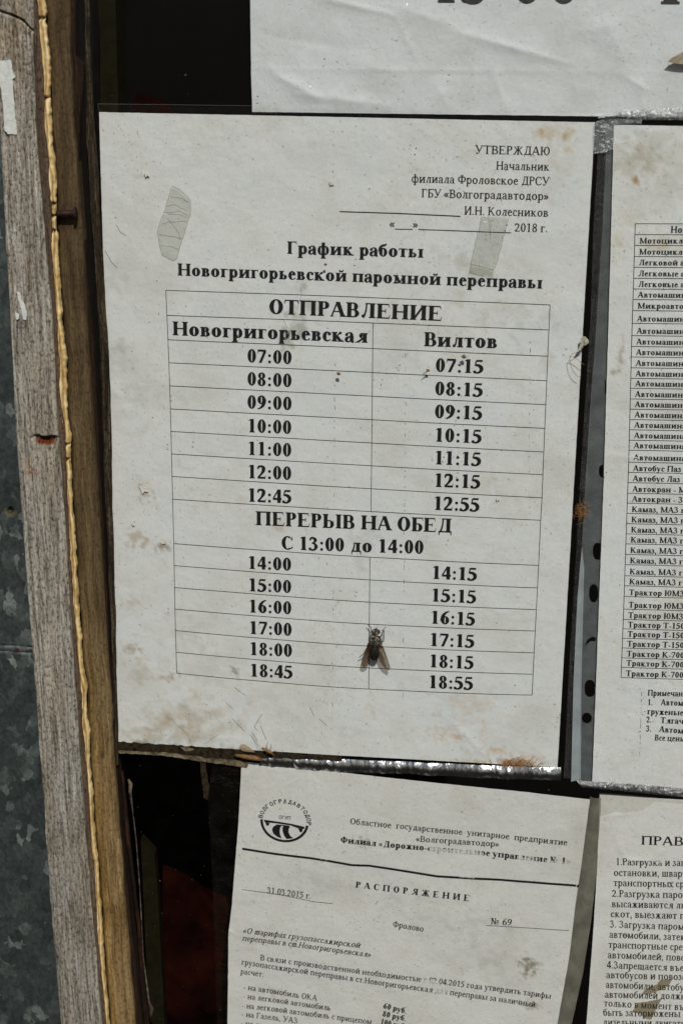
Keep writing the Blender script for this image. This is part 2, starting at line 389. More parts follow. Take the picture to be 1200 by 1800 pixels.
def glyph(ch, st):
    g = G(st); S, T, sw = st.S, st.T, st.sw
    e = S/2+sw+.03                                   # left bearing to the first stem centre
    up = ch.upper() == ch and ch.lower() != ch
    h = 1. if up else .69; k = 1. if up else .72
    c = ch.lower(); W = None
    if st.italic_map and not up: c = {'т': 'm'}.get(c, c)
    cap_only = {'а', 'б', 'е', 'р', 'с', 'у', 'ф'}
    if not up and c in cap_only:
        if c == 'а':
            g.stem(.50, .06, .50, 0, 0); g.pen([(.50, .5, S), (.44, .64, S*.55), (.28, .665, T), (.13, .58, T*1.2)])
            g.dot(.15, .53, S*.42); g.pen([(.50, .42, T), (.30, .36, S*.45), (.15, .25, S*.85), (.14, .12, S*.8), (.25, .03, S*.4), (.42, .08, T), (.5, .14, T)])
            g.pen([(.50, .12, S*.8), (.56, .02, S*.5), (.66, .05, T)]); W = .70
        elif c == 'б':
            g.arc(.37, .345, .32, .36); g.pen([(.09, .40, S*.8), (.12, .68, S*.7), (.30, .86, S*.7), (.50, .91, S*.6), (.62, 1.03, T)]); W = .74
        elif c == 'е':
            g.arc(.35, .345, .30, .36, 12, 300); g.bar(.14, .62, .40); g.pen([(.50, .03, T*1.1), (.62, .16, T)]); W = .68
            g.poly((.64, .375), (.65-S*.9, .375), (.64-S*.75, .50), (.60, .55))
        elif c == 'р':
            g.stem(e-.02, -.31, .69, 1, 0); g.poly((e-.02-S/2-sw, .62), (e-.02-S/2, .58), (e-.02+S/2, .70), (e-.02-S/2, .68))
            g.arc(e+.21, .345, .30, .36, -150, 150); W = e+.56
        elif c == 'с':
            g.arc(.35, .345, .30, .36, 55, 310); g.dot(.52, .54, S*.45); g.pen([(.52, .06, T), (.60, .15, T)]); W = .64
        elif c == 'у':
            g.line(.14, .69, .38, .02, S*.95); g.line(.62, .69, .32, -.18, T*1.1)
            g.pen([(.33, -.16, T), (.26, -.27, T*1.4), (.14, -.27, T)]); g.dot(.13, -.22, S*.42)
            g.serif(.14, .69, -1); g.bar(.50, .74, .69-st.sh/2, st.sh or T); W = .74
        elif c == 'ф':
            g.stem(.50, -.31, .98, 1, 1 if not st.bold else 0); g.arc(.32, .345, .27, .36, 40, 320, S*.9); g.arc(.68, .345, .27, .36, -140, 140, S*.9); W = 1.0
        return g.q, W
    # shapes shared by capitals and small letters (height h, width factor k)
    b1 = e; b2 = e+.60*k+S*.25
    if c in 'нип' or c == 'й' or c == 'ц':
        g.stem(b1, 0, h); g.stem(b2, 0, h); W = b2+e
        if c == 'н': g.bar(b1, b2, h*.50, T*1.1)
        elif c == 'п': g.bar(b1-S/2, b2+S/2, h-T*.55, T*1.1)
        elif c == 'ц': g.bar(b1, b2+S/2+sw, T/2); g.poly((b2+S/2, T), (b2+S/2+T*1.6, T), (b2+S/2+T*1.6, -.2), (b2+S/2+T*.6, -.2)); W += .03
        else:
            g.line(b1+S*.2, .06, b2-S*.2, h-.06, T*1.9)
            if c == 'й': m_ = (b1+b2)/2; g.pen([(m_-.16, h+.22, T*1.2), (m_-.08, h+.12, T*1.5), (m_+.08, h+.12, T*1.5), (m_+.16, h+.22, T*1.2)])
    elif c == 'м' or c == 'm':
        if c == 'm':
            for i in range(3): g.stem(b1+i*.30, 0, h, 1, 0)
            g.bar(b1-S/2, b1+.60+S/2, h-T*.7, T*1.4); W = b1+.60+e
        else:
            b2 = e+.80*k+S*.2; m_ = (b1+b2)/2; g.stem(b1, 0, h, 1, 1, T*1.6 if up else T*1.8); g.stem(b2, 0, h)
            g.line(b1, h, m_, .05, S*.9); g.line(m_, .03, b2, h, T*1.2); W = b2+e
    elif c == 'к':
        g.stem(b1, 0, h); m_ = b1+.10*k; g.line(m_, h*.42, m_+.40*k, h*.93, T*1.5); g.dot(m_+.44*k, h*.90, S*.38)
        g.line(m_+.10*k, h*.58, m_+.50*k, 0, S*1.0); g.serif(m_+.52*k, 0, 1); g.bar(b1, m_+.1, h*.48, T); W = m_+.55*k+S/2+sw
    elif c == 'г': g.stem(b1, 0, h); g.bar(b1, b1+.52*k, h-T/2); g.poly((b1+.52*k-T*.9, h), (b1+.52*k, h), (b1+.54*k, h*.72), (b1+.51*k, h*.72)); W = b1+.60*k
    elif c == 'т':
        m_ = .42*k+.06; g.stem(m_, 0, h, 1, 0); g.bar(.04, m_*2-.04, h-T/2)
        g.poly((.04, h), (.04+T*1.1, h), (.05, h*.72), (.02, h*.72)); g.poly((m_*2-.04, h), (m_*2-.04-T*1.1, h), (m_*2-.05, h*.72), (m_*2-.02, h*.72)); W = m_*2
    elif c in 'ьъыв' or c == 'я':
        if c == 'в':
            g.stem(b1, 0, h); r = .25*k+.04; g.arc(b1+r*.9, h*.73, r, h*.27, -90, 90, S*.95); g.arc(b1+r, h*.27, r+.05*k, h*.275, -90, 90, S)
            for yy in (T/2, h-T/2): g.bar(b1, b1+r, yy)
            g.bar(b1, b1+r, h*.52); W = b1+2*r+.09
        elif c == 'я':
            r = .25*k+.03; x2 = .12+2*r+S*.6; g.stem(x2, 0, h); g.arc(x2-r*.9, h*.72, r, h*.28, 90, 270, S*.95); g.bar(x2-r*.9, x2, h-T/2); g.bar(x2-r*.9, x2, h*.46)
            g.line(.10+S*.3, 0, x2-r*.5, h*.46, S*.85); g.bar(.02, .12+S*.6, .02, st.sh or T); W = x2+e
        else:
            x = b1
            if c == 'ъ': x = b1+.20*k; g.bar(.05, x, h-T/2); g.poly((.05, h), (.05+T, h), (.06, h*.75), (.04, h*.75))
            g.stem(x, 0, h, 1, 1 if c != 'ъ' else 0); r = .24*k+.05; g.arc(x+r, h*.28, r, h*.285, -90, 90, S*.95); g.bar(x, x+r, T/2); g.bar(x, x+r, h*.56-T*.3); W = x+2*r+.06
            if c == 'ы': x3 = x+2*r+S*.8+sw+.03; g.stem(x3, 0, h); W = x3+e
    elif c in 'лд':
        x2 = .66*k+.05+S*.25; g.stem(x2, 0, h, 0 if c == 'д' else 1, 1)
        bt = .0; g.pen([(x2-.36*k, h-.02, T*1.2), (x2-.40*k, h*.5, T*1.3), (x2-.52*k, .08, T*1.5), (x2-.58*k, .05 if c == 'л' else .06, T)])
        if c == 'л': g.dot(x2-.57*k, .09*k+.03, S*.40)
        g.bar(x2-.44*k, x2, h-T/2); W = x2+e
        if c == 'д':
            g.bar(x2-.66*k, x2+S/2+sw+.02, T*.6, T*1.2); g.poly((x2-.66*k, T), (x2-.66*k+T*1.1, T), (x2-.66*k+T*.7, -.20), (x2-.66*k, -.20))
            xr = x2+S/2+sw+.02; g.poly((xr, T), (xr-T*1.1, T), (xr-T*.7, -.20), (xr, -.20)); W = xr+.04
    elif c == 'а':
        g.line(.10, 0, .46, 1., T*1.3); g.line(.82, 0, .48, 1.0, S*1.02); g.bar(.22, .68, .34); g.bar(.0, .24, .025, st.sh or T); g.serif(.83, 0, 1); W = .98
    elif c == 'о': rx = .44*k+(.03 if not up else 0); g.arc(rx+.05, h/2, rx, h/2+.015, 0, 360, S*1.08); W = 2*rx+.10
    elif c == 'с':
        g.arc(.49, .5, .44, .515, 52, 308, S*1.08); g.poly((.80, .98), (.85, .98), (.86, .66), (.82, .66)); g.line(.74, .86, .82, .72, T); g.pen([(.74, .08, T*1.2), (.86, .22, T)]); W = .93
    elif c == 'е':
        g.stem(e, 0, 1.); g.bar(e, e+.60, T/2); g.bar(e, e+.56, 1-T/2); g.bar(e, e+.36, .51); g.poly((e+.60, 0), (e+.60-T*.8, 0), (e+.63, .28), (e+.66, .28))
        g.poly((e+.56, 1), (e+.56-T*.8, 1), (e+.57, .76), (e+.60, .76)); g.poly((e+.34, .38), (e+.39, .38), (e+.39, .64), (e+.34, .64)); W = e+.70
    elif c == 'р': g.stem(e, 0, 1); g.arc(e+.22, .74, .31, .265, -90, 90); g.bar(e, e+.22, 1-T/2); g.bar(e, e+.22, .475+T/2); W = e+.58
    elif c == 'б': g.stem(e, 0, 1); g.bar(e, e+.56, 1-T/2); g.poly((e+.56, 1), (e+.50, 1), (e+.57, .74), (e+.60, .74)); g.arc(e+.24, .29, .31, .295, -90, 90); g.bar(e, e+.24, T/2); g.bar(e, e+.24, .585-T/2); W = e+.60
    elif c == 'у':
        g.line(.16, 1, .50, .28, S*1.0); g.line(.86, 1, .46, .12, T*1.3); g.pen([(.47, .16, T), (.38, .03, S*.45), (.22, .04, T*1.3)]); g.dot(.20, .10, S*.42); g.serif(.16, 1, -1); g.bar(.70, 1.0, 1-.025, st.sh or T); W = .98
    elif c == 'ф': g.stem(.56, 0, 1); g.arc(.38, .5, .34, .33, 60, 300); g.arc(.74, .5, .34, .33, -120, 120); W = 1.12
    elif c == 'ю':
        rx = .34*k+.02; g.stem(b1, 0, h); cx = b1+S*.5+.14*k+rx; g.bar(b1, cx-rx+S*.5, h*.5, T*1.1); g.arc(cx, h/2, rx, h/2+.01, 0, 360, S*.95); W = cx+rx+.05
    elif c == 'ж':
        m_ = .56*k+.08; g.stem(m_, 0, h, 1, 1, S*.95)
        for sg in (-1, 1):
            g.line(m_+sg*S*.3, h*.46, m_+sg*.40*k, h*.92, T*1.5); g.dot(m_+sg*.43*k, h*.90, S*.36); g.line(m_+sg*.12*k, h*.56, m_+sg*.46*k, 0, S*.85); g.bar(m_+sg*.47*k-S*.55-sw*.5, m_+sg*.47*k+S*.55+sw*.5, .025, st.sh or T)
        W = 2*m_
    elif c == 'з':
        r = h; g.pen([(.10, r*.76, T), (.18*k+.04, r*.93, T*1.4), (.36*k+.02, r*.955, S*.5), (.52*k+.03, r*.76, S*.95), (.42*k+.02, r*.58, S*.5), (.26*k, r*.53, T)])
        g.pen([(.26*k, r*.53, T), (.48*k+.02, r*.48, S*.5), (.60*k+.03, r*.27, S*.95), (.46*k+.02, r*.08, S*.5), (.28*k, r*.02+.01, T*1.2), (.10*k, r*.12, T*1.4)]); g.dot(.12*k, r*.17, S*.38); W = .72*k+.08
    elif c == 'э': g.arc(.45*k-.04, h/2, .42*k, h/2+.01, -140, 140, S*1.0); g.bar(.2*k, .8*k, h*.5, T); g.dot(.13*k, h*.2, S*.4); W = .92*k
    elif c == 'х': g.line(.14*k, h, .70*k, 0, S); g.line(.68*k, h, .14*k, 0, T*1.2); [g.serif(x_*k, y_, d_) for x_, y_, d_ in ((.14, h, -1), (.70, h, -1), (.12, 0, 1), (.72, 0, 1))]; W = .86*k
    elif c == 'ч': g.stem(b2, 0, h); g.stem(b1, h*.55, h, 0, 1); g.pen([(b1, h*.6, S), (b1+.08, h*.42, S*.6), (b2, h*.44, T*1.4)]); W = b2+e
    elif c in 'шщ':
        d_ = .42*k+S*.25
        for i in range(3): g.stem(b1+i*d_, 0, h, 0, 1)
        xr = b1+2*d_+S/2+sw; g.bar(b1-S/2-sw, xr, T/2); W = xr+.04
        if c == 'щ': g.poly((xr-T*1.2, T), (xr+.02, T), (xr+.02, -.2), (xr-T*.2, -.2)); W += .03
    elif c == '0': g.arc(.37, .5, .32, .51, 0, 360, S*1.02); W = .74
    elif c == '1': g.stem(.38, 0, 1, 1, 0); g.poly((.38-S/2, 1), (.38+S/2, 1.01), (.38-S/2, .88), (.12, .84), (.12, .87)); W = .74
    elif c == '2': g.pen([(.07, .70, T), (.14, .88, T*2), (.31, .93, S*.6), (.49, .84, S*.95), (.50, .64, S), (.36, .38, S*.6), (.20, .20, T*1.6), (.06, .08, T)]); g.bar(.06, .66, .075, .15 if st.bold else .1); g.poly((.60, .10), (.66, .10), (.70, .27), (.66, .27)); W = .74
    elif c == '3': g.pen([(.08, .74, T), (.18, .90, T*1.8), (.33, .94, S*.55), (.49, .80, S*.95), (.42, .62, S*.5), (.24, .54, T)]); g.pen([(.24, .54, T), (.45, .49, S*.55), (.55, .29, S), (.44, .08, S*.6), (.25, .035, T*1.5), (.13, .09, S*.6)]); g.dot(.11, .11, S*.42); W = .74
    elif c == '4': g.stem(.50, 0, 1, 0, 0); g.bar(.04, .70, .29, T*1.9); g.line(.08, .33, .44, .98, T*1.5); W = .74
    elif c == '5': g.poly((.21, .99), (.64, .99), (.60, .84), (.18, .84)); g.line(.20, .95, .12, .56, T*1.2); g.pen([(.12, .57, T*1.6), (.32, .59, S*.75), (.53, .45, S), (.55, .24, S*.95), (.40, .07, S*.6), (.22, .035, T*1.5), (.12, .09, S*.6)]); g.dot(.10, .10, S*.42); W = .74
    elif c == '6': g.arc(.38, .31, .31, .325); g.pen([(.66, 1.0, T), (.44, .90, S*.55), (.25, .68, S*.9), (.17, .40, S), (.17, .25, S)]); W = .74
    elif c == '7': g.poly((.08, 1), (.70, 1), (.68, .90), (.60, .84), (.10, .84)); g.line(.26, 0, .62, .88, S*.8); g.poly((.08, 1), (.12, 1), (.08, .68), (.04, .70)); W = .74
    elif c == '8': g.arc(.37, .76, .27, .25, 0, 360, S*.85); g.arc(.37, .27, .31, .285, 0, 360, S*.95); W = .74
    elif c == '9': g.arc(.36, .69, .31, .325); g.pen([(.08, 0, T), (.30, .10, S*.55), (.49, .32, S*.9), (.57, .60, S), (.57, .75, S)]); W = .74
    elif c == '.': g.dot(.16, .08, .085 if not st.bold else .105); W = .34
    elif c == ',': g.dot(.16, .08, .09 if not st.bold else .11); g.pen([(.2, .05, T*1.5), (.18, -.10, T), (.08, -.19, T*.7)]); W = .34
    elif c == ':': g.dot(.22, .10, .11 if st.bold else .08); g.dot(.22, .57, .11 if st.bold else .08); W = .44
    elif c == '-': g.bar(.06, .42, .28, .13 if st.bold else .08); W = .48
    elif c == '«' or c == '»':
        for o_ in (.04, .30):
            a, b = (o_+.24, o_) if c == '«' else (o_, o_+.24)
            g.pen([(a, .58, T), (b, .34, T*1.9), (a, .10, T)], 2)
        W = .62
    elif c == '№':
        g.stem(.15, 0, 1, 1, 1, T*1.3); g.stem(.66, 0, 1, 0, 1, T*1.3); g.line(.12, 1, .66, 0, S); g.arc(.98, .48, .19, .24, 0, 360, S*.6); g.bar(.80, 1.16, .10); W = 1.25
    elif c == ' ': W = .37
    else: W = .5
    return g.q, W
for s_ in (BOLD, REG, ITAL, SANS, SMALL): s_.italic_map = s_ is ITAL

class Ink:
    """collects flat toner shapes that follow a sheet's relief"""
    def __init__(s, relief, base=0., fades=()):
        s.rel = relief; s.base = base; s.V = []; s.F = []; s.k = 0
        s.fades = [(P(u, v), ru/4100., rv/4100., st) for u, v, ru, rv, st in fades]; s.A = []
    def vert(s, x, z):
        s.V.append((x, s.base-s.rel(x, z)-.00007-(s.k % 29)*1.6e-6, z))
        f = 0.
        for p, rx, rz, st in s.fades:
            d = ((x-p.x)/rx)**2+((z-p.z)/rz)**2
            if d < 1: f = max(f, st*(1-d)**.5)
        s.A.append(f)
    def poly(s, pts):
        s.k += 1; b = len(s.V)
        for x, z in pts: s.vert(x, z)
        s.F.append(tuple(range(b, b+len(pts))))
    def text(s, txt, u0, v0, u1, v1, cap, st=BOLD, n=None, gap=0., drop=0):
        """baseline from pixel (u0,v0); the first n letters end at pixel (u1,v1); cap = capital height in pixels"""
        a, b = P(u0, v0), P(u1, v1); d = (b-a); L = d.length; d.normalize(); upv = Vector((-d.z, 0, d.x))
        ca = P(u0, v0-cap); H = (ca-a).dot(Vector((0, 0, 1)))
        gl = [glyph(ch, st) for ch in txt]; ws = [w_+gap for _, w_ in gl]
        tot = sum(ws[:n] if n else ws); sx = L/tot; x = 0
        for (q, w_), ww in zip(gl, ws):
            for pl in q:
                s.poly([((a+d*((x+px+st.it*py)*sx)+upv*(py*H)).x, (a+d*((x+px+st.it*py)*sx)+upv*(py*H)).z) for px, py in pl])
            x += ww
    def line(s, pts, wpx, seg=12):
        """pixel polyline of constant width"""
        W = [P(u, v) for u, v in pts]; wm = wpx/4130.
        for a, b in zip(W, W[1:]):
            d = b-a; n = max(1, int(d.length/.004)); d.normalize(); q = Vector((-d.z, 0, d.x))*(wm/2)
            for i in range(n):
                p0 = a.lerp(b, i/n); p1 = a.lerp(b, (i+1)/n)
                s.poly([((p0+q).x, (p0+q).z), ((p0-q).x, (p0-q).z), ((p1-q).x, (p1-q).z), ((p1+q).x, (p1+q).z)])
            s.k += 1
    def pxpoly(s, pts):
        w_ = [P(u, v) for u, v in pts]; s.poly([(p.x, p.z) for p in w_])
    def build(s, name, m, parent):
        o = mesh(name, s.V, s.F, m, parent)
        a = o.data.attributes.new('fade', 'FLOAT', 'POINT'); a.data.foreach_set('value', s.A)
        return o

GLASS_Y = -.0032         # outer face of the window glass
RUST = (.62, .36, .17); GRIME = (.62, .56, .47); GREY = (.62, .62, .60); DARK = (.30, .25, .20)
exec_order = []

# ================================================================== structure behind: dark hut interior and an added light-blocking board
def box(name, x0, x1, y0, y1, z0, z1, m, parent=None, flip=False):
    V = [(x, y, z) for x in (x0, x1) for y in (y0, y1) for z in (z0, z1)]
    Fc = [(0, 1, 3, 2), (4, 6, 7, 5), (0, 4, 5, 1), (2, 3, 7, 6), (0, 2, 6, 4), (1, 5, 7, 3)]
    return mesh(name, V, Fc, m, parent)
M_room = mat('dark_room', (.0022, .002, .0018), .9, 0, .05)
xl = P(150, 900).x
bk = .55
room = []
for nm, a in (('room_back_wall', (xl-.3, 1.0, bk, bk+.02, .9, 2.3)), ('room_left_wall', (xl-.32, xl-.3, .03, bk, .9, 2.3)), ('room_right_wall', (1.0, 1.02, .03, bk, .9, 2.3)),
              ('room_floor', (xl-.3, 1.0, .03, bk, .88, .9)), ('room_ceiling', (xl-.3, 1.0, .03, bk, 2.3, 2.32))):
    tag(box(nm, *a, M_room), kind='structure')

tag(box('light_block_board', xl-.5, P(163, 900).x, .0065, .0085, .9, 2.3, M_room), kind='structure')  # added dark board, keeps light from leaking through the foam joint
# ------------------------------------------------------------------ boards
def board(name, left, right, y, depth, m, parent=None, relief=None, tint=None, across=26, along=700, side='both', round_=.0012, seed=0., v0=-160, v1=1960):
    """left/right: (v, u) pixel edge lists of the front face at depth y; solid reaching back by 'depth'"""
    V = []; cols = []; uv = []; Fc = []
    nb = 3
    for j in range(along+1):
        v = v0+(v1-v0)*j/along
        a = P(interp(left, v), v, y); b = P(interp(right, v), v, y)
        row = []
        wob = .0004*fbm(seed, a.z*60, 1.)
        for i in range(across+1):
            s = i/across; p = a.lerp(b, s); wd = (b-a).length
            dd = min(s, 1-s)*wd; rnd = round_*(1-min(1, dd/(round_*1.2)))**2 if round_ > 0 else 0
            r = relief(p.x, p.z, s*wd) if relief else 0
            row.append((Vector((p.x+wob*(1 if i in (0, across) else 0), y+rnd-r, p.z)), s*wd))
        pre = [(Vector((row[0][0].x, y+depth*(nb-k)/nb, row[0][0].z)), -depth*(nb-k)/nb) for k in range(nb)]
        post = [(Vector((row[-1][0].x, y+depth*(k+1)/nb, row[-1][0].z)), row[-1][1]+depth*(k+1)/nb) for k in range(nb)]
        full = pre+row+post
        for p, u_ in full: V.append(p); uv.append((u_+seed, p.z+seed*3)); cols.append(tint(p.x, p.z, u_) if tint else (1, 1, 1, 1))
    W = across+1+2*nb
    for j in range(along):
        for i in range(W-1):
            Fc.append((j*W+i, (j+1)*W+i, (j+1)*W+i+1, j*W+i+1))
    # closing back
    o = mesh(name, V, Fc, m, parent, True); set_col(o, 'tint', cols)
    ul = o.data.uv_layers.new(name='UVMap'); idx = np.empty(len(o.data.loops), dtype=np.int32); o.data.loops.foreach_get('vertex_index', idx)
    ul.data.foreach_set('uv', np.array(uv, dtype=np.float32)[idx].ravel())
    bpy.context.view_layer.objects.active = o
    try: o.data.set_sharp_from_angle(angle=math.radians(50))
    except Exception: pass
    return o

# centre line and half width (pixels) of the foam bead
FC = [(-160, 66, 7.0), (0, 70.5, 6.8), (18, 73, 7.6), (34, 75, 5.2), (45, 73.5, 8), (60, 76, 6.8), (100, 80.5, 6.5), (130, 83, 6.5), (150, 82.5, 7), (168, 82, 5.5), (185, 83, 6.5), (215, 84, 6.5), (250, 87, 6), (285, 90, 6), (305, 92, 6), (318, 92, 7), (335, 93, 6), (350, 95, 4), (362, 94, 4.5), (382, 93.5, 4.8), (395, 95, 4.4), (402, 94.5, 3.6), (415, 96, 6), (450, 97, 6), (520, 101.5, 5.5), (560, 103.5, 6), (600, 107, 6.2), (622, 109, 7.8), (640, 110.5, 6.5), (668, 110, 6.5), (685, 110.5, 7), (720, 113, 5.6), (748, 116, 5.0), (765, 118.5, 6.2), (800, 119, 5), (820, 120, 5.4), (850, 121, 5), (900, 124, 4.8), (930, 126, 6), (945, 127, 5.2), (1000, 130, 4.8), (1045, 133, 4.8), (1062, 133, 6.4), (1075, 134.5, 5.6), (1100, 136, 4.6), (1118, 138, 6), (1140, 139, 4.4), (1170, 142, 5), (1195, 146, 6), (1212, 147.5, 5), (1240, 148, 4), (1262, 149, 4.6), (1285, 151.5, 6.4), (1300, 153, 4.6), (1345, 154, 3.8), (1380, 158, 4.6), (1420, 160, 4.2), (1460, 162, 3.4), (1505, 167, 5.8), (1520, 168, 4), (1560, 171, 3), (1610, 175, 3.4), (1660, 177, 2.6), (1720, 182, 3), (1800, 189, 3), (1960, 200, 3)]
# --- weathered grey plank
PLANK_Y = -.016
hole = P(80, 772, PLANK_Y)
crack = [P(-6, 18, PLANK_Y), P(22, 27, PLANK_Y), P(40, 36, PLANK_Y), P(60, 58, PLANK_Y)]
crack2 = [P(52, 48, PLANK_Y), P(62, 64, PLANK_Y)]
def segd(x, z, a, b):
    dx, dz = b.x-a.x, b.z-a.z; t = max(0, min(1, ((x-a.x)*dx+(z-a.z)*dz)/(dx*dx+dz*dz))); return math.hypot(x-a.x-t*dx, z-a.z-t*dz), t
def plank_relief(x, z, s):
    r = .00035*fbm(s*420, z*16, 3., 5)+.00018*fbm(s*1500, z*70, 8., 3)
    up_ = max(0, min(1, (z-1.49)/.1))
    r += .00022*up_*fbm(s*520, z*420, 2., 4)                      # rougher, cross-cracked upper part
    g = fbm(s*260, z*9, 21., 3)
    if g > .2: r -= .0009*(g-.2)*3
    dx, dz = (x-hole.x), (z-hole.z)
    d = math.sqrt((dx/.0046)**2+((dz+.0006*math.cos(dx*700))/.0013)**2)
    if d < 1.8: r -= .0034*max(0, 1-d/1.5)**.6*(1+.2*N(x*1500, z*1500))
    if 0 < dz < .006 and abs(dx) < .005:
        sp = abs(abs(dx)-.0036+dz*.35); r -= .0012*max(0, 1-sp/.0007)*(1-dz/.006)
        r += .0006*max(0, 1-abs(dx)/.003)*N(x*2500, z*2500)
    for a, b in ((crack[0], crack[1]), (crack[1], crack[2]), (crack[2], crack[3])):
        d, _ = segd(x, z, a, b); wd = .0008
        if d < wd*2: r -= .0022*max(0, 1-d/wd)
    return r
pt = spot_tint([(150-112, 480, 45, 130, .30, (.85, .68, .50)), (30, 60, 60, 60, .5, (.72, .62, .48)), (20, 200, 40, 120, .3, (.75, .62, .48)), (85, 1650, 70, 200, .25, (.75, .65, .55)), (70, 810, 12, 45, .6, (.85, .62, .42)), (110, 1460, 60, 60, .35, (.6, .56, .5))], 3)
rust_p = (P(85, 781, PLANK_Y))
def plank_tint(x, z, s):
    c = list(pt(x, z)); dx, dz = x-hole.x, z-hole.z
    d = math.sqrt((dx/.0048)**2+((dz+.0006)/.0021)**2)
    if d < 1.2:
        k = min(1, max(0, 1.2-d)*2.2); q = (.20, .10, .06) if dz > -.0006 else (.50, .12, .04)
        for i in range(3): c[i] *= 1-k*(1-q[i])
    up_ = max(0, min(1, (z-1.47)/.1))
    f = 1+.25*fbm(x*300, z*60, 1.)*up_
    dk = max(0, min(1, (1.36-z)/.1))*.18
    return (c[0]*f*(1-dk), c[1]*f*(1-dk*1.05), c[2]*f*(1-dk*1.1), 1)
PL = [(-160, -22), (0, -15), (230, 0), (520, 14), (800, 30), (960, 42), (1140, 56), (1350, 72), (1560, 87), (1800, 106), (1960, 120)]
PR = [(-160, 48), (0, 57), (100, 58), (250, 64), (370, 74), (560, 91), (700, 98), (900, 112), (1120, 126), (1350, 141), (1550, 157), (1800, 178), (1960, 192)]
plank = empty('weathered_plank', P(40, 1800, PLANK_Y))
tag(plank, 'grey weathered plank standing upright between the galvanised sheet and the yellow foam seam', 'plank')
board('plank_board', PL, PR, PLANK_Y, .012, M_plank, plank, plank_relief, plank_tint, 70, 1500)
# brown bevelled edge between face and foam
PS = [(v, u+1) for v, u in PR]
PE = [(v, interp([(a, b) for a, b, c in FC], v)-.9*max(4.3, interp([(a, c) for a, b, c in FC], v))) for v in range(-160, 1961, 20)]
board('plank_edge', PS, PE, PLANK_Y+.0022, .0092, M_plank_side, plank, lambda x, z, s: .0005*fbm(s*700, z*40, 5., 3), None, 8, 700, round_=.0008, seed=.4)
# flaking paint
M_paint = rough_mat('flaking_white_paint', (.60, .61, .57), (.46, .47, .43), 420, .6, .5, .001)
def flake(px):
    pts = []
    for (a, b), (c, d) in zip(px, px[1:]+px[:1]):
        for k in range(4): pts.append((a+(c-a)*k/4+random.uniform(-.7, .7), b+(d-b)*k/4+random.uniform(-.7, .7)))
    slab('paint_flake', pts, PLANK_Y-.0003, .0003, M_paint, plank)
flake([(-10, 104), (4, 107), (20, 105), (22, 122), (28, 136), (23, 139), (25, 175), (28, 205), (31, 236), (14, 235), (9, 228), (8, 205), (4, 165), (-2, 135), (-12, 130)])
flake([(30, 513), (35, 512), (39, 525), (45, 536), (48, 550), (47, 562), (41, 561), (39, 545), (34, 530)])
flake([(27, 548), (34, 551), (35, 560), (30, 562)])
# sunken nail in the torn hole
M_rust = rough_mat('dark_rust', (.10, .030, .012), (.035, .014, .010), 900, .75, .8, .0006, .2)
nl = tube('sunken_nail_head', [P(68, 778, PLANK_Y+.0022), P(97, 781, PLANK_Y+.0018)], [.0009, .0010], M_rust, None, 10)
tag(nl, 'rusty nail head sunk in the torn hole of the grey plank', 'nail')

# --- galvanised sheet
M_zinc = mat('galvanised_zinc', (.2, .24, .25), .38, .55, .5); t = NT(M_zinc)
co = t.co('Object', (1, 1, .75)); ns = t.noise(co, 90, 3, .6)
vn = t.n('TexVoronoi'); vn.inputs['Scale'].default_value = 205; vn.inputs['Randomness'].default_value = 1
mp = t.n('Mix', data_type='VECTOR'); dn = t.n('TexNoise'); dn.inputs['Scale'].default_value = 320; dn.inputs['Detail'].default_value = 5; t.l(co, dn.inputs['Vector'])
vm = t.n('VectorMath', operation='MULTIPLY_ADD'); t.l(dn.outputs['Color'], vm.inputs[0]); vm.inputs[1].default_value = (.006, .006, .006); t.l(co, vm.inputs[2])
t.l(vm.outputs[0], vn.inputs['Vector'])
sx = t.n('SeparateColor'); t.l(vn.outputs['Color'], sx.inputs[0])
c1 = t.ramp(sx.outputs[0], (0, (.040, .050, .050)), (.50, (.052, .064, .063)), (.76, (.066, .080, .078)), (.90, (.105, .122, .117)), (1, (.23, .25, .235)))
c2 = t.mix(t.ramp(ns, (.35, 0), (.7, .65)), c1, (.046, .057, .056)); c2 = t.mix(.8, c2, t.ramp(t.noise(co, 420, 5, .75, .5), (.33, (.50, .52, .52)), (.66, (1.6, 1.6, 1.55))), 'MULTIPLY'); at = t.n('Attribute', attribute_name='tint'); c2 = t.mix(1., c2, at.outputs['Color'], 'MULTIPLY')
t.l(c2, t.b.inputs['Base Color']); rr = t.ramp(sx.outputs[1], (0, .42), (1, .6)); t.l(rr, t.b.inputs['Roughness'])
t.l(t.bump(t.noise(co, 260, 4), .15, .001, t.bump(sx.outputs[2], .1, .0006)), t.b.inputs['Normal'])
MY = -.0072
seam = P(30, 1141, MY); scr = P(19, 897, MY)
zt0 = spot_tint([(50, 1134, 10, 5, 1., (1.9, .5, .15)), (54, 1150, 8, 4, 1., (1.5, .5, .2)), (10, 800, 60, 60, .3, (.7, .75, .7))], 6)
def zt(x, z, s):
    c = list(zt0(x, z)); d = math.hypot(x-scr.x, z-scr.z)
    if .0012 < d < .0034 and z < scr.z+.0004: c[0] *= 2.2; c[1] *= 1.6; c[2] *= .9
    return (*c[:3], 1)
def zr(x, z, s):
    r = .0009*fbm(x*26, z*18, 4., 2)
    for o_ in (.0016, -.0014):
        d = abs(z-seam.z+o_+.00015*N(x*150, 3)); r -= .0007*max(0, 1-d/.0006)
    d = math.hypot(x-scr.x, z-scr.z); r -= .003*(1 if d < .0013 else 0)+.0006*math.exp(-(d/.0028)**2)
    return r
zinc = empty('galvanised_sheet', P(0, 1800, MY)); tag(zinc, 'dark spangled galvanised metal sheet left of the grey plank', 'metal sheet')
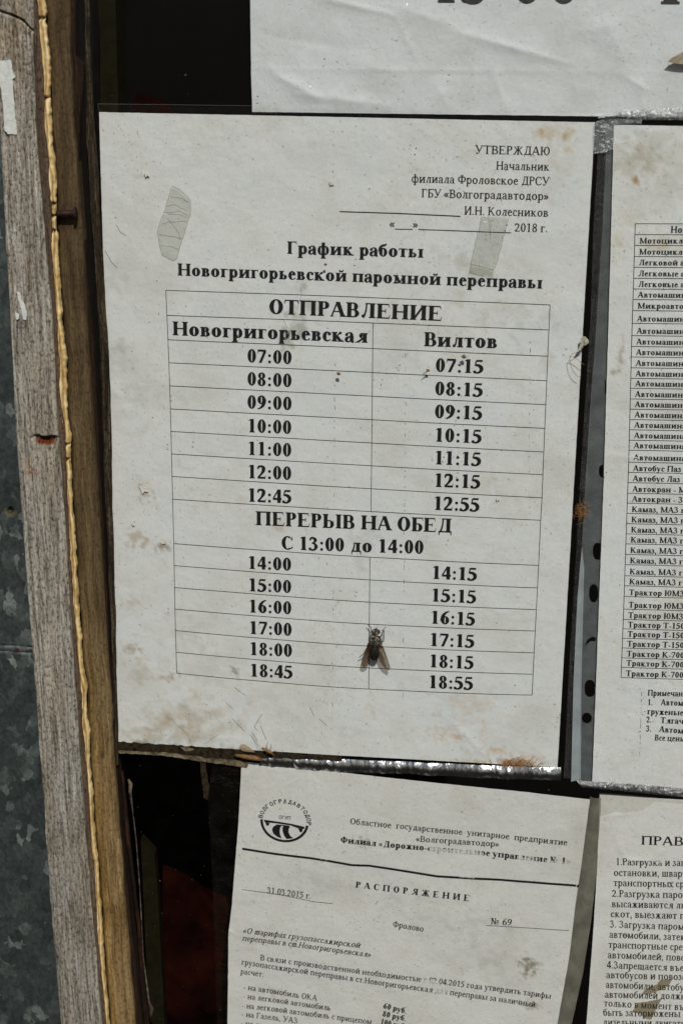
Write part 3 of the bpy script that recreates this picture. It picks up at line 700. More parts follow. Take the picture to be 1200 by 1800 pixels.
board('sheet_metal', [(-160, -260), (1960, -160)], [(v, u+8) for v, u in PL], MY, .0008, M_zinc, zinc, zr, zt, 150, 900, round_=0)
M_black = mat('matte_black', (.004, .004, .004), .9, 0, .05)

# --- brown window frame post
FY = -.0065
frame = empty('window_frame_post', P(160, 1800, FY)); tag(frame, 'brown varnished wooden window frame post between foam seam and window glass', 'window frame')
FL = [(-160, 58), (0, 66), (250, 78), (370, 86), (560, 98), (700, 104), (900, 118), (1120, 133), (1350, 148), (1550, 160), (1800, 180), (1960, 193)]
FR = [(-160, 112), (0, 121), (160, 126), (300, 136), (460, 147), (600, 153), (900, 173), (1100, 184), (1250, 195), (1350, 199), (1500, 212), (1650, 224), (1800, 236), (1960, 250)]
ft0 = spot_tint([(122, 383, 26, 24, .85, (.55, .28, .08)), (138, 612, 8, 10, .9, (.3, .25, .2)), (165, 612, 12, 8, .9, (.25, .2, .15)), (185, 1318, 10, 12, .8, (.4, .35, .3)), (200, 1588, 18, 16, .6, (.5, .42, .32)), (152, 1180, 7, 9, .7, (.35, .3, .2)), (120, 20, 40, 60, .3, (.6, .6, .5))], 9)
def ft(x, z, s):
    c = list(ft0(x, z)); lo = max(0, min(1, (1.40-z)/.13))       # paler and yellower towards the bottom
    f = (.66+1.0*lo, .64+1.02*lo, .60+1.0*lo)
    ye = max(0, 1-s/.006)*.35*(.3+lo)
    return (c[0]*f[0]*(1+ye*.4), c[1]*f[1]*(1+ye*.15), c[2]*f[2]*(1-ye*.6), 1)
def fr_relief(x, z, s):
    return .00022*fbm(s*300, z*10, 6., 4)+.00035*math.exp(-((s-.0098)/.0006)**2)
board('post_board', [(v, interp([(a, b) for a, b, c in FC], v)+5.2+2.4*N(v*.017, 5.)) for v in range(-160, 1961, 6)], FR, FY, .012, M_frame, frame, fr_relief, ft, 46, 900, round_=.0016, seed=.2)
# set-back dark reddish rebate step
RL = [(v, u-1) for v, u in FR]
RR = [(-160, 128), (0, 133), (100, 134), (112, 147), (130, 147), (180, 143), (300, 138), (330, 141), (460, 152), (620, 165), (760, 172), (900, 180), (1100, 190), (1250, 199), (1350, 204), (1420, 210), (1500, 218), (1650, 233), (1800, 250), (1960, 266)]
board('rebate_strip', RL, RR, FY+.0040, .009, M_redwood, frame, lambda x, z, s: .0006*fbm(s*900, z*26, 2., 4), None, 14, 900, round_=.0004, seed=.7)
# deep side of the rebate, the recess shade darkened into its tint
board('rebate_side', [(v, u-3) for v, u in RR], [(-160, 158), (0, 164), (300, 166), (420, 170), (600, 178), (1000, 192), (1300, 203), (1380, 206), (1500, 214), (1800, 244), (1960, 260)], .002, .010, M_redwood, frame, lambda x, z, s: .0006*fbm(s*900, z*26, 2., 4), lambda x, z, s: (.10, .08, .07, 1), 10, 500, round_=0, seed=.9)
# thin grey-brown glazing bead against the glass
BL = [(-160, 146), (0, 149), (110, 150), (250, 153), (330, 157), (420, 163), (520, 170), (620, 176), (760, 181), (900, 187), (1100, 195), (1300, 203), (1345, 205)]
BR = [(-160, 154), (0, 156.5), (110, 160), (180, 163), (250, 169), (330, 173), (420, 178), (520, 184), (620, 191), (760, 195.5), (900, 198), (1100, 203), (1300, 207), (1345, 209)]
board('glazing_bead', BL, BR, GLASS_Y-.0012, .0011, M_bead, frame, lambda x, z, s: .0007*fbm(s*900, z*40, 2., 4), lambda x, z, s: (.55+.25*N(z*30, 1), .5+.25*N(z*30, 1), .42+.25*N(z*30, 1), 1), 8, 900, round_=.0003, seed=1.3, v1=1345)
# long splinter lying in the rebate at the top
slab('splinter', [(137, 40), (138.5, 40), (142, 75), (145, 110), (143, 112), (139.5, 80)], FY+.003, .0008, M_bead, frame) if False else None

# --- expanding foam bead in the joint
M_foam = mat('yellow_foam', (.62, .43, .17), .55, 0, .35); t = NT(M_foam); co = t.co('Object', (1, 1, .3))
cfm = t.ramp(t.noise(co, 330, 4, .6, .5), (.30, (.36, .22, .07)), (.48, (.64, .46, .20)), (.70, (.80, .63, .35)))
at = t.n('Attribute', attribute_name='tint'); t.l(t.mix(1., cfm, at.outputs['Color'], 'MULTIPLY'), t.b.inputs['Base Color']); t.l(t.bump(t.noise(t.co('Object'), 900, 4, .6), .25, .0008), t.b.inputs['Normal'])
t.b.inputs['Subsurface Weight'].default_value = .15; t.b.inputs['Subsurface Radius'].default_value = (.002, .001, .0005); t.b.inputs['Subsurface Scale'].default_value = .5
def foam():
    V = []; Fc = []; cols = []; seg = 18; n = 1500; cents = []
    for j in range(n+1):
        v = -160+2120*j/n
        u = interp([(a, b) for a, b, c in FC], v); r = interp([(a, c) for a, b, c in FC], v)*.94
        y0 = -.0100
        r = max(r*1.04, 4.3)
        r *= 1+.30*N(v*.045, 3.)+.18*N(v*.12, 9.)
        u += 1.0*N(v*.06, 14.)
        c = P(u, v, y0); rm = r/4130*1.22*(1+.13*N(c.z*240, 1))
        groove = .62+.25*math.sin(v*.021)+.5*N(v*.02, 7)
        br = 0
        for vb in (32, 172, 358, 379, 405, 780, 806):
            br = max(br, math.exp(-((v-vb)/3.0)**2))
        for k in range(seg):
            an = 2*math.pi*k/seg; cx, sx_ = math.cos(an), math.sin(an)
            g_ = math.exp(-((an-(1.5*math.pi+(groove-.5)*1.2))/.30)**2)
            f = 1-.42*g_+.22*N(cx*1.2, sx_*1.2, c.z*170)+.12*N(cx*2.5, sx_*2.5, c.z*520)
            V.append((c.x+rm*cx*f, c.y+.0030*sx_*f*(1-.3*br)+.0012*br*(sx_ < 0), c.z))
            d = 1-.62*g_-.50*br*(1 if N(v*.15, k*.3) > -.15 else 0)
            cols.append((d, d*(1-.14*g_), d*(1-.3*g_), 1))
    for j in range(n):
        for k in range(seg):
            k2 = (k+1) % seg; Fc.append((j*seg+k, j*seg+k2, (j+1)*seg+k2, (j+1)*seg+k))
    o = mesh('foam_seam', V, Fc, M_foam, None, True); set_col(o, 'tint', cols)
    tag(o, 'lumpy yellow foam bead running down the joint between grey plank and brown frame', 'foam seam')
foam()

# --- projecting rusty nail
nail = empty('rusty_nail', P(100, 375, FY-.003)); tag(nail, 'rusty nail sticking out sideways over the brown frame from the foam seam', 'nail')
M_nail = rough_mat('nail_rust', (.040, .012, .007), (.010, .007, .007), 700, .6, .8, .0005, .2)
ny = FY-.0038
V, Fc = tube_geo([P(84, 371, ny+.003), P(90, 372.5, ny+.002), P(98, 375, ny+.001), P(110, 375, ny), P(130, 374.5, ny)], [.0003, .0008, .0013, .00135, .0014], 12)
mesh('nail_shank', V, Fc, M_nail, nail, True)
V, Fc = tube_geo([P(130, 374.5, ny), P(131, 374.5, ny), P(134, 374.5, ny), P(135, 374.5, ny)], [.0016, .0026, .0026, .0021], 16)
mesh('nail_head', V, Fc, M_nail, nail, True)

# ------------------------------------------------------------------ window glass
M_glass = film_mat('window_glass', .0012, .015, ((18, .03, .002),), tint=(.97, .97, .965), milkcol=(.55, .53, .46), milk_noise=1., refl=.07)
x0, x1 = P(158, 900).x, P(1200, 900).x+.10
z1_, z0_ = P(600, 0).z+.05, P(600, 1800).z-.05
gl = box('window_glass', P(150, 300).x, x1, GLASS_Y, GLASS_Y+.0014, z0_, z1_, M_glass)
tag(gl, 'clear dusty window pane in front of the paper notices', 'window pane')
# things inside the hut behind the pane
M_olive = rough_mat('olive_paint', (.013, .0115, .005), (.007, .006, .003), 160, .9, .3, .001, 0, .01)
ob = box('inner_post', P(206, 100, .03).x-.016, P(206, 100, .03).x+.0, .03, .05, 1.55, 2.2, M_olive)
tag(ob, 'dim olive post inside the hut at the top left behind the pane', 'post')
M_cloth = mat('dark_red_cloth', (.095, .022, .014), 1, 0, .0); t = NT(M_cloth); co = t.co('Object')
t.l(t.ramp(t.noise(co, 30, 4), (.36, (.002, .0005, .0004)), (.66, (.017, .0032, .0018))), t.b.inputs['Base Color'])
def cloth(name, px, y, seed, label, amp=.008, slope=None):
    pts = [P(u, v, y) for u, v in px]; zt_, zb = pts[0].z, pts[3].z
    V = []; nx, nz = 40, 60
    for j in range(nz+1):
        t_ = j/nz; a = pts[0].lerp(pts[3], t_); b = pts[1].lerp(pts[2], t_)
        for i in range(nx+1):
            p = a.lerp(b, i/nx); V.append((p.x, y-amp*1.6*fbm(p.x*14+p.z*9, p.z*7, seed, 4), p.z))
    o = mesh(name, V, [(j*(nx+1)+i, (j+1)*(nx+1)+i, (j+1)*(nx+1)+i+1, j*(nx+1)+i+1) for j in range(nz) for i in range(nx)], M_cloth, None, True)
    tag(o, label, 'cloth')
cloth('red_cloth', [(285, 1525), (400, 1570), (440, 1900), (296, 1900)], .045, 1., 'dark red cloth hanging inside the hut at the bottom left behind the pane')
cloth('red_cloth', [(240, 163), (296, 178), (304, 205), (222, 205)], .05, 4., 'scrap of dark red cloth behind the pane just above the timetable, near its left', .005)
px_ = [(252, 1465), (276, 1490), (282, 1560), (300, 1900), (272, 1900), (258, 1600)]
ob = slab('leaning_slat', px_, .035, .006, M_olive); tag(ob, 'olive slat leaning inside the hut beside the red cloth', 'slat')

# rotten splinters and putty at the lower left rebate
spl = empty('broken_beading', P(225, 1600)); tag(spl, 'broken rotten beading hanging in the lower left rebate of the window', 'beading')
board('beading_strip', [(1355, 212), (1450, 220), (1600, 238), (1800, 254), (1900, 262)], [(1355, 216), (1450, 226), (1600, 243), (1800, 262), (1900, 272)], GLASS_Y-.0016, .0014, M_redwood, spl, lambda x, z, s: .0006*fbm(s*900, z*40, 2., 4), lambda x, z, s: ((1.2, .75, .5, 1) if N(z*60, 4) > .05 else (.5, .4, .4, 1)), 6, 300, round_=.0003, seed=2.3, v0=1355, v1=1880)
M_putty = rough_mat('old_putty', (.13, .105, .075), (.02, .015, .01), 300, .9, .9, .001, 0, .05)
V, Fc = tube_geo([P(226, 1370, -.004), P(230, 1378, -.005), P(229, 1392, -.005), P(233, 1420, -.004), P(240, 1480, -.004), P(246, 1560, -.004), P(252, 1680, -.004), P(262, 1760, -.004), P(267, 1772, -.0045), P(265, 1790, -.004)], [.0005, .0010, .0008, .00035, .0003, .0003, .0003, .0005, .0011, .0006], 8)
mesh('putty_thread', V, Fc, M_putty, spl, True)

# ================================================================== notices
def notice(name, u, v, label, cat='notice'):
    e = empty(name, P(u, v)); tag(e, label, cat); return e

# ---- 1 timetable
rel1 = make_relief(.00046, 16, 2., [(590, 205, 590, 1230, .0007, .00006), (713, 640, 713, 1215, .0007, .00006), (790, 1265, 870, 1345, .0015, .00035), (925, 1330, 985, 1262, .0006, .00018), (800, 1275, 835, 1340, .0010, .00020), (520, 245, 620, 255, .006, .0002), (720, 215, 780, 250, .004, .0003), (880, 215, 890, 240, .003, .0003),
    (575, 300, 585, 350, .0012, .00022), (240, 305, 262, 308, .0008, .0004), (210, 1300, 300, 1290, .004, .0004), (330, 1290, 420, 1300, .005, .0004), (235, 640, 330, 700, .006, .00015)], .15*.00022)
tint1 = spot_tint([(215, 640, 40, 30, .25, GREY), (215, 610, 30, 14, .3, GREY), (520, 570, 26, 26, .9, (.60, .60, .55)), (505, 600, 22, 20, .9, (.62, .61, .54)), (545, 540, 22, 18, .7, (.66, .66, .60)), (535, 500, 10, 14, .8, (.66, .64, .58)),
    (965, 235, 30, 22, .55, (.80, .62, .40), 300), (945, 232, 12, 7, .7, (.78, .52, .28), 500), (1000, 238, 12, 30, .6, (.82, .62, .38), 300), (980, 300, 40, 70, .25, (.82, .75, .62)),
    (242, 945, 30, 22, .75, (.70, .58, .46), 350), (285, 960, 16, 12, .9, (.50, .42, .32), 500), (255, 865, 18, 20, .8, (.68, .60, .48), 400), (230, 1060, 26, 16, .5, (.72, .62, .52), 400), (232, 1140, 22, 14, .7, (.55, .45, .36), 500), (250, 1180, 30, 30, .5, (.78, .66, .56), 300), (300, 1190, 20, 12, .7, (.65, .50, .40), 500),
    (335, 1110, 50, 40, .35, (.82, .72, .64)), (360, 1170, 70, 50, .3, (.84, .75, .68)), (412, 1180, 12, 12, .9, (.5, .48, .44), 500), (270, 1285, 90, 30, .65, (.72, .64, .53), 180), (350, 1270, 110, 45, .6, (.72, .62, .50), 150), (320, 1250, 70, 40, .45, (.80, .69, .58)), (250, 1310, 60, 12, .8, (.45, .38, .30), 300),
    (430, 1318, 60, 10, .8, (.45, .40, .32), 300), (780, 1290, 40, 20, .55, (.85, .66, .5), 500), (805, 1295, 14, 8, .6, (.78, .5, .3), 600), (830, 1240, 60, 40, .4, (.88, .70, .56), 220), (900, 1340, 30, 8, .6, (.66, .38, .15), 500), (850, 1340, 60, 6, .7, (.74, .52, .28), 500), (930, 1335, 30, 14, .4, (.8, .6, .4), 400), (870, 1320, 30, 12, .7, (.8, .6, .4), 300),
    (420, 880, 30, 16, .35, (.8, .72, .64)), (620, 500, 30, 20, .35, (.8, .78, .7)), (820, 270, 30, 20, .35, (.80, .77, .66)), (850, 855, 30, 30, .35, (.84, .78, .68)), (840, 480, 30, 30, .5, (.80, .80, .74)), (900, 560, 40, 25, .3, GREY), (490, 925, 20, 10, .3, RUST), (240, 690, 40, 40, .3, GREY), (200, 480, 30, 40, .25, GREY),
    (450, 1010, 60, 60, .25, (.86, .8, .72)), (460, 1225, 90, 40, .25, (.84, .76, .68)), (560, 1150, 60, 60, .2, (.86, .8, .74)), (640, 960, 30, 50, .3, GREY), (900, 870, 60, 40, .2, (.86, .8, .72)), (700, 620, 50, 40, .2, GREY)], 11)
n1 = notice('timetable_notice', 590, 1330, 'large white ferry timetable sheet with two columns of bold departure times, in the middle', 'notice')
sheet('paper_sheet', M_paper, [(0, 175, 197), (1, 205, 1305)], [(0, 1045, 215), (1, 979, 1349)], rel1, tint1, 0., .00085, n1)
i1 = Ink(rel1, 0., [(815, 640, 12, 8, .6), (508, 590, 16, 14, .5), (520, 540, 14, 20, .45), (860, 495, 10, 14, .45), (890, 378, 60, 20, .18), (600, 440, 40, 10, .1), (720, 445, 35, 14, .3), (725, 445, 14, 12, .3)])
T1 = [('УТВЕРЖДАЮ', 834, 270, 966, 273, 15, REG), ('Начальник', 871, 298, 965, 300, 15, REG), ('филиала Фроловское ДРСУ', 722.5, 320.5, 965, 326, 15, REG), ('ГБУ «Волгоградавтодор»', 740, 346.5, 963, 352, 15, REG),
      ('И.Н. Колесников', 815, 377, 963, 381, 15, REG), ('«', 685, 400, 694, 400, 15, REG), ('»', 725, 401, 734, 401, 15, REG), ('2018 г.', 903.5, 407, 962, 408.5, 15, REG),
      ('График работы', 504, 446, 744.5, 452.7, 22, BOLD), ('Новогригорьевской паромной переправы', 312, 484, 953, 507.5, 21.5, BOLD),
      ('ОТПРАВЛЕНИЕ', 472, 551.3, 777, 564, 26, BOLD), ('Новогригорьевская', 303, 589, 647, 602.5, 24.5, BOLD), ('Вилтов', 744, 608.2, 874, 612, 25, BOLD),
      ('ПЕРЕРЫВ НА ОБЕД', 449, 922.6, 794, 936.5, 24.5, BOLD), ('С 13:00 до 14:00', 494, 965.3, 745, 973.8, 23.5, BOLD)]
for a in T1: i1.text(*a)
for s_, v, u0, u1 in (('07:00', 636.7, 434, 513.7), ('08:00', 677.2, 434, 513.5), ('09:00', 717.8, 434, 513.5), ('10:00', 759.5, 434.5, 513), ('11:00', 799.3, 434.5, 513), ('12:00', 840.3, 434.5, 513), ('12:45', 881.4, 434.5, 513.2),
                   ('14:00', 999.6, 435, 513), ('15:00', 1038.8, 436, 513), ('16:00', 1076.2, 436.5, 513.3), ('17:00', 1114, 437.3, 514), ('18:00', 1151, 438, 514.5), ('18:45', 1189, 438.6, 515.3)):
    i1.text(s_, u0, v, u1, v+3.4, 23.6 if v < 900 else 22.6, BOLD)
for s_, v, u0, u1 in (('07:15', 653, 764, 849.8), ('08:15', 694, 763, 848.7), ('09:15', 734.4, 762.6, 847.6), ('10:15', 775.6, 762.2, 846.6), ('11:15', 815.6, 761.8, 845.7), ('12:15', 855.3, 761.3, 844.2), ('12:55', 896, 760.3, 842.8),
                   ('14:15', 1017.3, 757.5, 838.4), ('15:15', 1057, 756.6, 837), ('16:15', 1096, 755.3, 835), ('17:15', 1135.2, 753.6, 833.8), ('18:15', 1172.8, 752.8, 832.6), ('18:55', 1209.5, 751.8, 831.6)):
    i1.text(s_, u0, v, u1, v+3.4, 24 if v < 900 else 22.8, BOLD)
i1.line([(597, 372), (700, 375), (809, 380)], 2.0); i1.line([(694, 402.5), (725, 403)], 1.6); i1.line([(735, 403), (800, 405.3), (897.5, 409)], 1.6)
for (u, v) in ((497, 249), (595, 470), (604, 475)): pass
i1.build('printed_text', M_ink, n1)
l1 = Ink(rel1)
LV = [510, 554, 597, 637.5, 678, 718.5, 758, 797.5, 837, 877, 955, 993.5, 1032, 1070, 1108, 1146, 1183]
RV = [536, 580, 626, 669, 711, 752.5, 794, 834, 874.5, 914, 993.4, 1033, 1071, 1108.6, 1147, 1184.7, 1221.5]
def lu(v): return interp([(510, 292), (637, 297.3), (718, 300), (797, 302), (877, 304), (955, 306), (1070, 308), (1146, 310), (1183, 311)], v)
def ru(v): return interp([(536, 966), (626, 962), (711, 958.5), (794, 955), (874, 952), (914, 949.6), (993, 946), (1071, 942), (1147, 938), (1222, 934.5)], v)
def rulept(k, s):
    u = lu(LV[k])+(ru(RV[k])-lu(LV[k]))*s; v = LV[k]+(RV[k]-LV[k])*s
    sg = interp([(500, -1.2), (640, 0), (900, 2), (1090, 5.6), (1200, 7)], v)
    return u, v+sg*4*s*(1-s)
for k in range(len(LV)): l1.line([rulept(k, i/24) for i in range(25)], 1.25)
l1.line([(lu(v), v) for v in LV], 1.2); l1.line([(ru(v), v) for v in RV], 1.2)
def dv(k):
    u, v = rulept(k, .54); return v
def du(v): return interp([(560, 655.5), (890, 652), (978, 650), (1212, 648)], v)
l1.line([(du(dv(k)), dv(k)) for k in range(1, 10)], 1.2); l1.line([(du(dv(k)), dv(k)) for k in range(10, 17)], 1.2)
l1.build('table_rules', M_line, n1)
# broken fold-line marks and grime scratches printed into the sheet's surface
d1 = Ink(rel1)
for u0, v0, v1 in ((589, 640, 1235), (713, 620, 1250), (586, 205, 330), (722, 205, 300), (243, 215, 300), (931, 600, 900), (860, 420, 450)):
    v = v0
    while v < v1:
        ln = random.choice((2, 3, 4, 8)); 
        if random.random() < .5: d1.line([(u0+random.uniform(-1.2, 1.2)-(v-v0)*.008, v), (u0+random.uniform(-1, 1)-(v-v0)*.008, v+ln)], random.uniform(.5, 1.1))
        v += ln+random.uniform(3, 22)
for _ in range(210):
    u, v = random.uniform(190, 1010), random.uniform(215, 1320)
    if v > 1240 or u < 290 or random.random() < .5: d1.line([(u, v), (u+random.uniform(-3, 3), v+random.uniform(-2, 3))], random.uniform(.5, 1.3))
TO = [(300, 335), (305, 327), (318, 335), (334, 350), (336, 376), (330, 390), (327, 402), (318, 430), (312, 452), (306, 458), (285, 448), (280, 430), (277, 405), (284, 385), (290, 368), (297, 345), (300, 335)]
def wob(pts, r=.8):
    o = []
    for (a, b), (c, d_) in zip(pts, pts[1:]):
        k_ = max(1, int(math.hypot(c-a, d_-b)/4))
        for i in range(k_): o.append((a+(c-a)*i/k_+random.uniform(-r, r), b+(d_-b)*i/k_+random.uniform(-r, r)))
    return o+[pts[-1]]
for p in (TO, [(299, 346), (318, 348), (334, 356)], [(292, 362), (308, 360), (331, 372)], [(290, 373), (303, 374), (318, 371), (331, 379)], [(296, 377), (314, 376), (328, 383)], [(286, 393), (300, 390), (327, 389)], [(280, 412), (310, 417), (322, 420)], [(285, 432), (300, 433), (315, 438)], [(295, 385), (312, 405), (318, 422)],
          [(846, 380), (838, 415), (826, 464)], [(893, 383), (886, 410), (872, 465), (866, 474)], [(826, 464), (866, 474)], [(866, 474), (865, 492)], [(824, 478), (850, 485)], [(858, 379), (862, 420)], [(800, 388), (880, 392)][:0] or [(862, 385), (861, 420)], [(497, 560), (505, 575), (500, 590)], [(528, 500), (530, 520), (522, 545)], [(300, 1263), (330, 1290), (336, 1305)], [(360, 1308), (372, 1298), (386, 1290)]):
    if p: d1.line(wob(p), .42)
for p in ([(413, 1208), (425, 1218), (432, 1222)], [(398, 1235), (410, 1246)], [(1008-600, 1262), (430, 1285)], [(460, 1255), (447, 1278), (452, 1283)], [(468, 1300), (458, 1276)], [(205, 395), (212, 408), (222, 414)], [(185, 440), (196, 460), (206, 470)], [(560, 1262), (575, 1275)], [(545, 1242), (552, 1258)]):
    d1.line(p, .8)
M_dirt = ink_mat('brown_dirt_marks', (.10, .075, .05), wear=.2)
tag(d1.build('dirt_marks', M_dirt, n1), kind='stuff')
# sleeve film over it
def sheet_film(name, quad, rel, base, m, parent, step=.0022, seed=0., lift=.0005, amp=.00018):
    (a, b, c, d) = [P(*q) for q in quad]; nx = int((b-a).length/step); nz = int((d-a).length/step); V = []
    for j in range(nz+1):
        l = a.lerp(d, j/nz); r = b.lerp(c, j/nz)
        for i in range(nx+1):
            p = l.lerp(r, i/nx); V.append((p.x, base-rel(p.x, p.z)-lift-amp*abs(fbm(p.x*55, p.z*55, seed+30, 3)), p.z))
    return mesh(name, V, [(j*(nx+1)+i, (j+1)*(nx+1)+i, (j+1)*(nx+1)+i+1, j*(nx+1)+i+1) for j in range(nz) for i in range(nx)], m, parent, True)
sheet_film('plastic_sleeve', [(171, 183), (1048, 203), (981, 1352), (203, 1312)], rel1, 0., M_film, n1, seed=1.)
def crinkle(name, top, bot, y, m, parent, amp=.0011, fr=420, seed=0., bulge=.0013):
    """crinkled rim of film: top/bot are (u, v) polylines of pixels"""
    n = 260; V = []; rows = 14
    for i in range(n+1):
        s = i/n
        a = P(*[interp([(k/(len(top)-1), q[j]) for k, q in enumerate(top)], s) for j in (0, 1)], y); b = P(*[interp([(k/(len(bot)-1), q[j]) for k, q in enumerate(bot)], s) for j in (0, 1)], y)
        for k in range(rows+1):
            p = a.lerp(b, k/rows)
            r = abs(N(p.x*fr+p.z*90, p.z*fr*.16, seed))*1.1+abs(N(p.x*fr*2.3+p.z*200, p.z*fr*.3, seed+3))*.5+.8*N(p.x*90, p.z*60, seed+6)
            V.append((p.x, y-amp*r*.7-bulge*math.sin(math.pi*k/rows)*(.75+.5*N(p.x*70, seed)), p.z))
    W = rows+1
    return mesh(name, V, [(i*W+k, i*W+k+1, (i+1)*W+k+1, (i+1)*W+k) for i in range(n) for k in range(rows)], m, parent, True)
crinkle('sleeve_rim', [(460, 1325), (600, 1334), (760, 1341), (900, 1347), (985, 1349)], [(455, 1345), (600, 1357), (730, 1361), (860, 1368), (985, 1371)], -.0003, M_crink, n1, .0010, 330, 2.)
# dark soil packed at the sleeve's foot and rust-brown fibres
M_soil = rough_mat('black_soil', (.006, .005, .004), (.045, .032, .018), 500, .95, .9, .0008, 0, .03)
M_tan = rough_mat('tan_putty', (.24, .19, .125), (.03, .022, .014), 260, .95, .8, .001, 0, .05)
def ragged(px, r=1.2, sub=6):
    out = []
    for (a, b), (c, d) in zip(px, px[1:]+px[:1]):
        L = math.hypot(c-a, d-b); k = max(1, int(L/sub))
        for i in range(k): out.append((a+(c-a)*i/k+random.uniform(-r, r)*.6, b+(d-b)*i/k+random.uniform(-r, r)))
    return out
soil = slab('soil_line', ragged([(205, 1303), (300, 1309), (400, 1316), (470, 1321), (600, 1330), (600, 1336), (470, 1330), (455, 1336), (365, 1330), (300, 1321), (206, 1316)]), -.0004, .0012, M_soil); tag(soil, 'strip of black soil caught along the bottom edge of the timetable sleeve', 'dirt')
put = slab('putty_strip', ragged([(203, 1315), (290, 1319), (345, 1327), (420, 1333), (437, 1342), (434, 1348), (350, 1336), (290, 1327), (203, 1322)], .9), -.0003, .0010, M_tan); tag(put, 'tan crumbling putty strip under the bottom left corner of the timetable', 'putty')
put = slab('putty_lump', ragged([(318, 1313), (342, 1316), (336, 1320), (325, 1319)], .5), -.0016, .0006, M_tan); tag(put, 'small tan putty lump on the black soil line below the timetable', 'putty')
# dusty hanging thread of soil left of the order sheet
sc2 = [(352, 1336), (362, 1335), (364, 1360), (368, 1380), (366, 1405), (358, 1400), (356, 1375), (353, 1355)]
o = slab('soil_crumb', ragged(sc2, 1.2), -.0002, .0006, M_soil); tag(o, 'dark crumbs of soil hanging below the putty strip', 'dirt')
# tape pieces on the sleeve
tp = slab('tape_piece', ragged([(300, 335), (305, 327), (318, 335), (334, 350), (336, 376), (330, 390), (327, 402), (318, 430), (312, 452), (306, 458), (285, 448), (280, 430), (277, 405), (284, 385), (290, 368), (297, 345)], .8, 5), -.0011, .0001, M_tape, n1)
tp['label'] = 'wrinkled yellowed tape scrap left of the heading'
for q in ([(299, 346), (318, 348), (334, 356)], [(292, 362), (308, 360), (331, 372)], [(290, 373), (303, 374), (318, 371), (331, 379)], [(286, 393), (300, 390), (327, 389)], [(280, 412), (310, 417), (322, 420)], [(285, 432), (300, 433), (315, 438)]):
    pass
tp = slab('tape_piece', [(846, 380), (858, 379), (893, 383), (886, 410), (872, 465), (866, 474), (826, 464), (838, 415)], -.0011, .0001, M_tape, n1); tp['label'] = 'grey rectangular tape piece right of the heading'
slab('tape_piece', [(826, 464.5), (866, 474.5), (865, 486), (824, 478)], -.0011, .0001, film_mat('thin_tape', .05, .3, ((120, .4, .002),), tint=(.93, .93, .9), milkcol=(.6, .6, .52)), n1)
# small punctures with raised lips
M_punct = rough_mat('torn_paper', (.75, .74, .68), (.5, .46, .38), 900, .8, .8, .0006)
for (u, v, r) in ((253, 860, 7), (258, 307, 4), (582, 322, 4), (286, 953, 4), (234, 922, 2.5), (1004, 1300, 0), (874, 878, 3)):
    if r: slab('torn_nick', ragged([(u-r, v-r*.7), (u-r*.2, v-r), (u+r*.9, v-r*.2), (u+r*1.2, v+r*.6), (u+r*.2, v+r*.5), (u-r*.3, v+r*1.2)], .8, 2), -.0006-rel1(P(u, v).x, P(u, v).z), .00035, M_punct, n1)

film('sleeve_edge', [(172, 182), (300, 183.4), (441, 185.6), (441, 186.6), (300, 184.4), (173, 183.2), (176, 197), (175, 197)], -.0006, film_mat('edge_glint', .10, .3, (), milkcol=(.5, .5, .48)), n1)
# ---- 2 top sheet
rel2 = make_relief(.00050, 13, 9., [(560, -5, 692, 27, .0014, .0007), (695, 30, 738, 115, .0010, .0003), (690, 10, 800, 45, .004, .0006), (800, 55, 1000, 112, .0022, .0008), (620, 108, 700, 128, .008, .0007), (480, 128, 560, 172, .003, .0010), (520, 165, 680, 185, .003, .0008), (600, 150, 585, 175, .0008, .0004), (440, 120, 1200, 128, .0006, .00022),
   (1060, 25, 1100, 120, .008, .0007), (1000, 60, 1090, 40, .006, .0006), (1090, 130, 1140, 160, .0010, .0004), (860, 130, 840, 190, .0010, -.0005), (868, 130, 890, 195, .0010, .0004), (1010, 135, 1012, 180, .0008, .0004), (1123, 140, 1128, 185, .001, .0004), (760, 140, 790, 190, .004, .0006), (450, 60, 640, 90, .007, -.0006), (860, 40, 760, 110, .009, .0005)], .00004, 1.1)
tint2 = spot_tint([(450, 190, 40, 10, .5, (.8, .78, .7)), (640, 193, 120, 8, .4, (.82, .8, .74)), (500, 100, 60, 40, .15, GREY), (860, 165, 18, 40, .22, (.7, .72, .74))], 4)
n2 = notice('top_notice', 800, 195, 'wide wrinkled white sheet with huge black numerals along the top edge', 'notice')
sheet('paper_sheet', M_paper_top, [(0, 439, -130), (.45, 440, 20), (.8, 441.5, 130), (1, 443.5, 196.5)], [(0, 1330, -130), (1, 1330, 208)], rel2, tint2, 0., .0009, n2)
for dg, u0, v0, u1, v1 in (('1', 757, 4.8, 809, 5.4), ('3', 809, 5.4, 862, 6), ('0', 893, 6, 957, 6.4), ('0', 957, 6.4, 1022, 6.8), ('1', 1147, 7.6, 1205, 8.1)):
    i2 = Ink(rel2); i2.text(dg, u0, v0, u1, v1, 92, BOLD); i2.build('printed_numeral', M_ink, n2)
M_film_top = film_mat('top_sleeve_film', .02, .14, ((38, .5, .006), (200, .35, .0016)), refl=1.2)
sheet_film('plastic_sleeve', [(440, -120), (1300, -120), (1300, 197), (443, 199)], rel2, 0., M_film_top, n2, .0016, 3., .0006, .0005)
crinkle('sleeve_rim', [(1050, 206), (1090, 193), (1120, 192), (1180, 189), (1290, 187)], [(1050, 209), (1090, 207), (1130, 211), (1170, 211), (1290, 211)], -.0010, M_crink2, n2, .0009, 420, 5.)
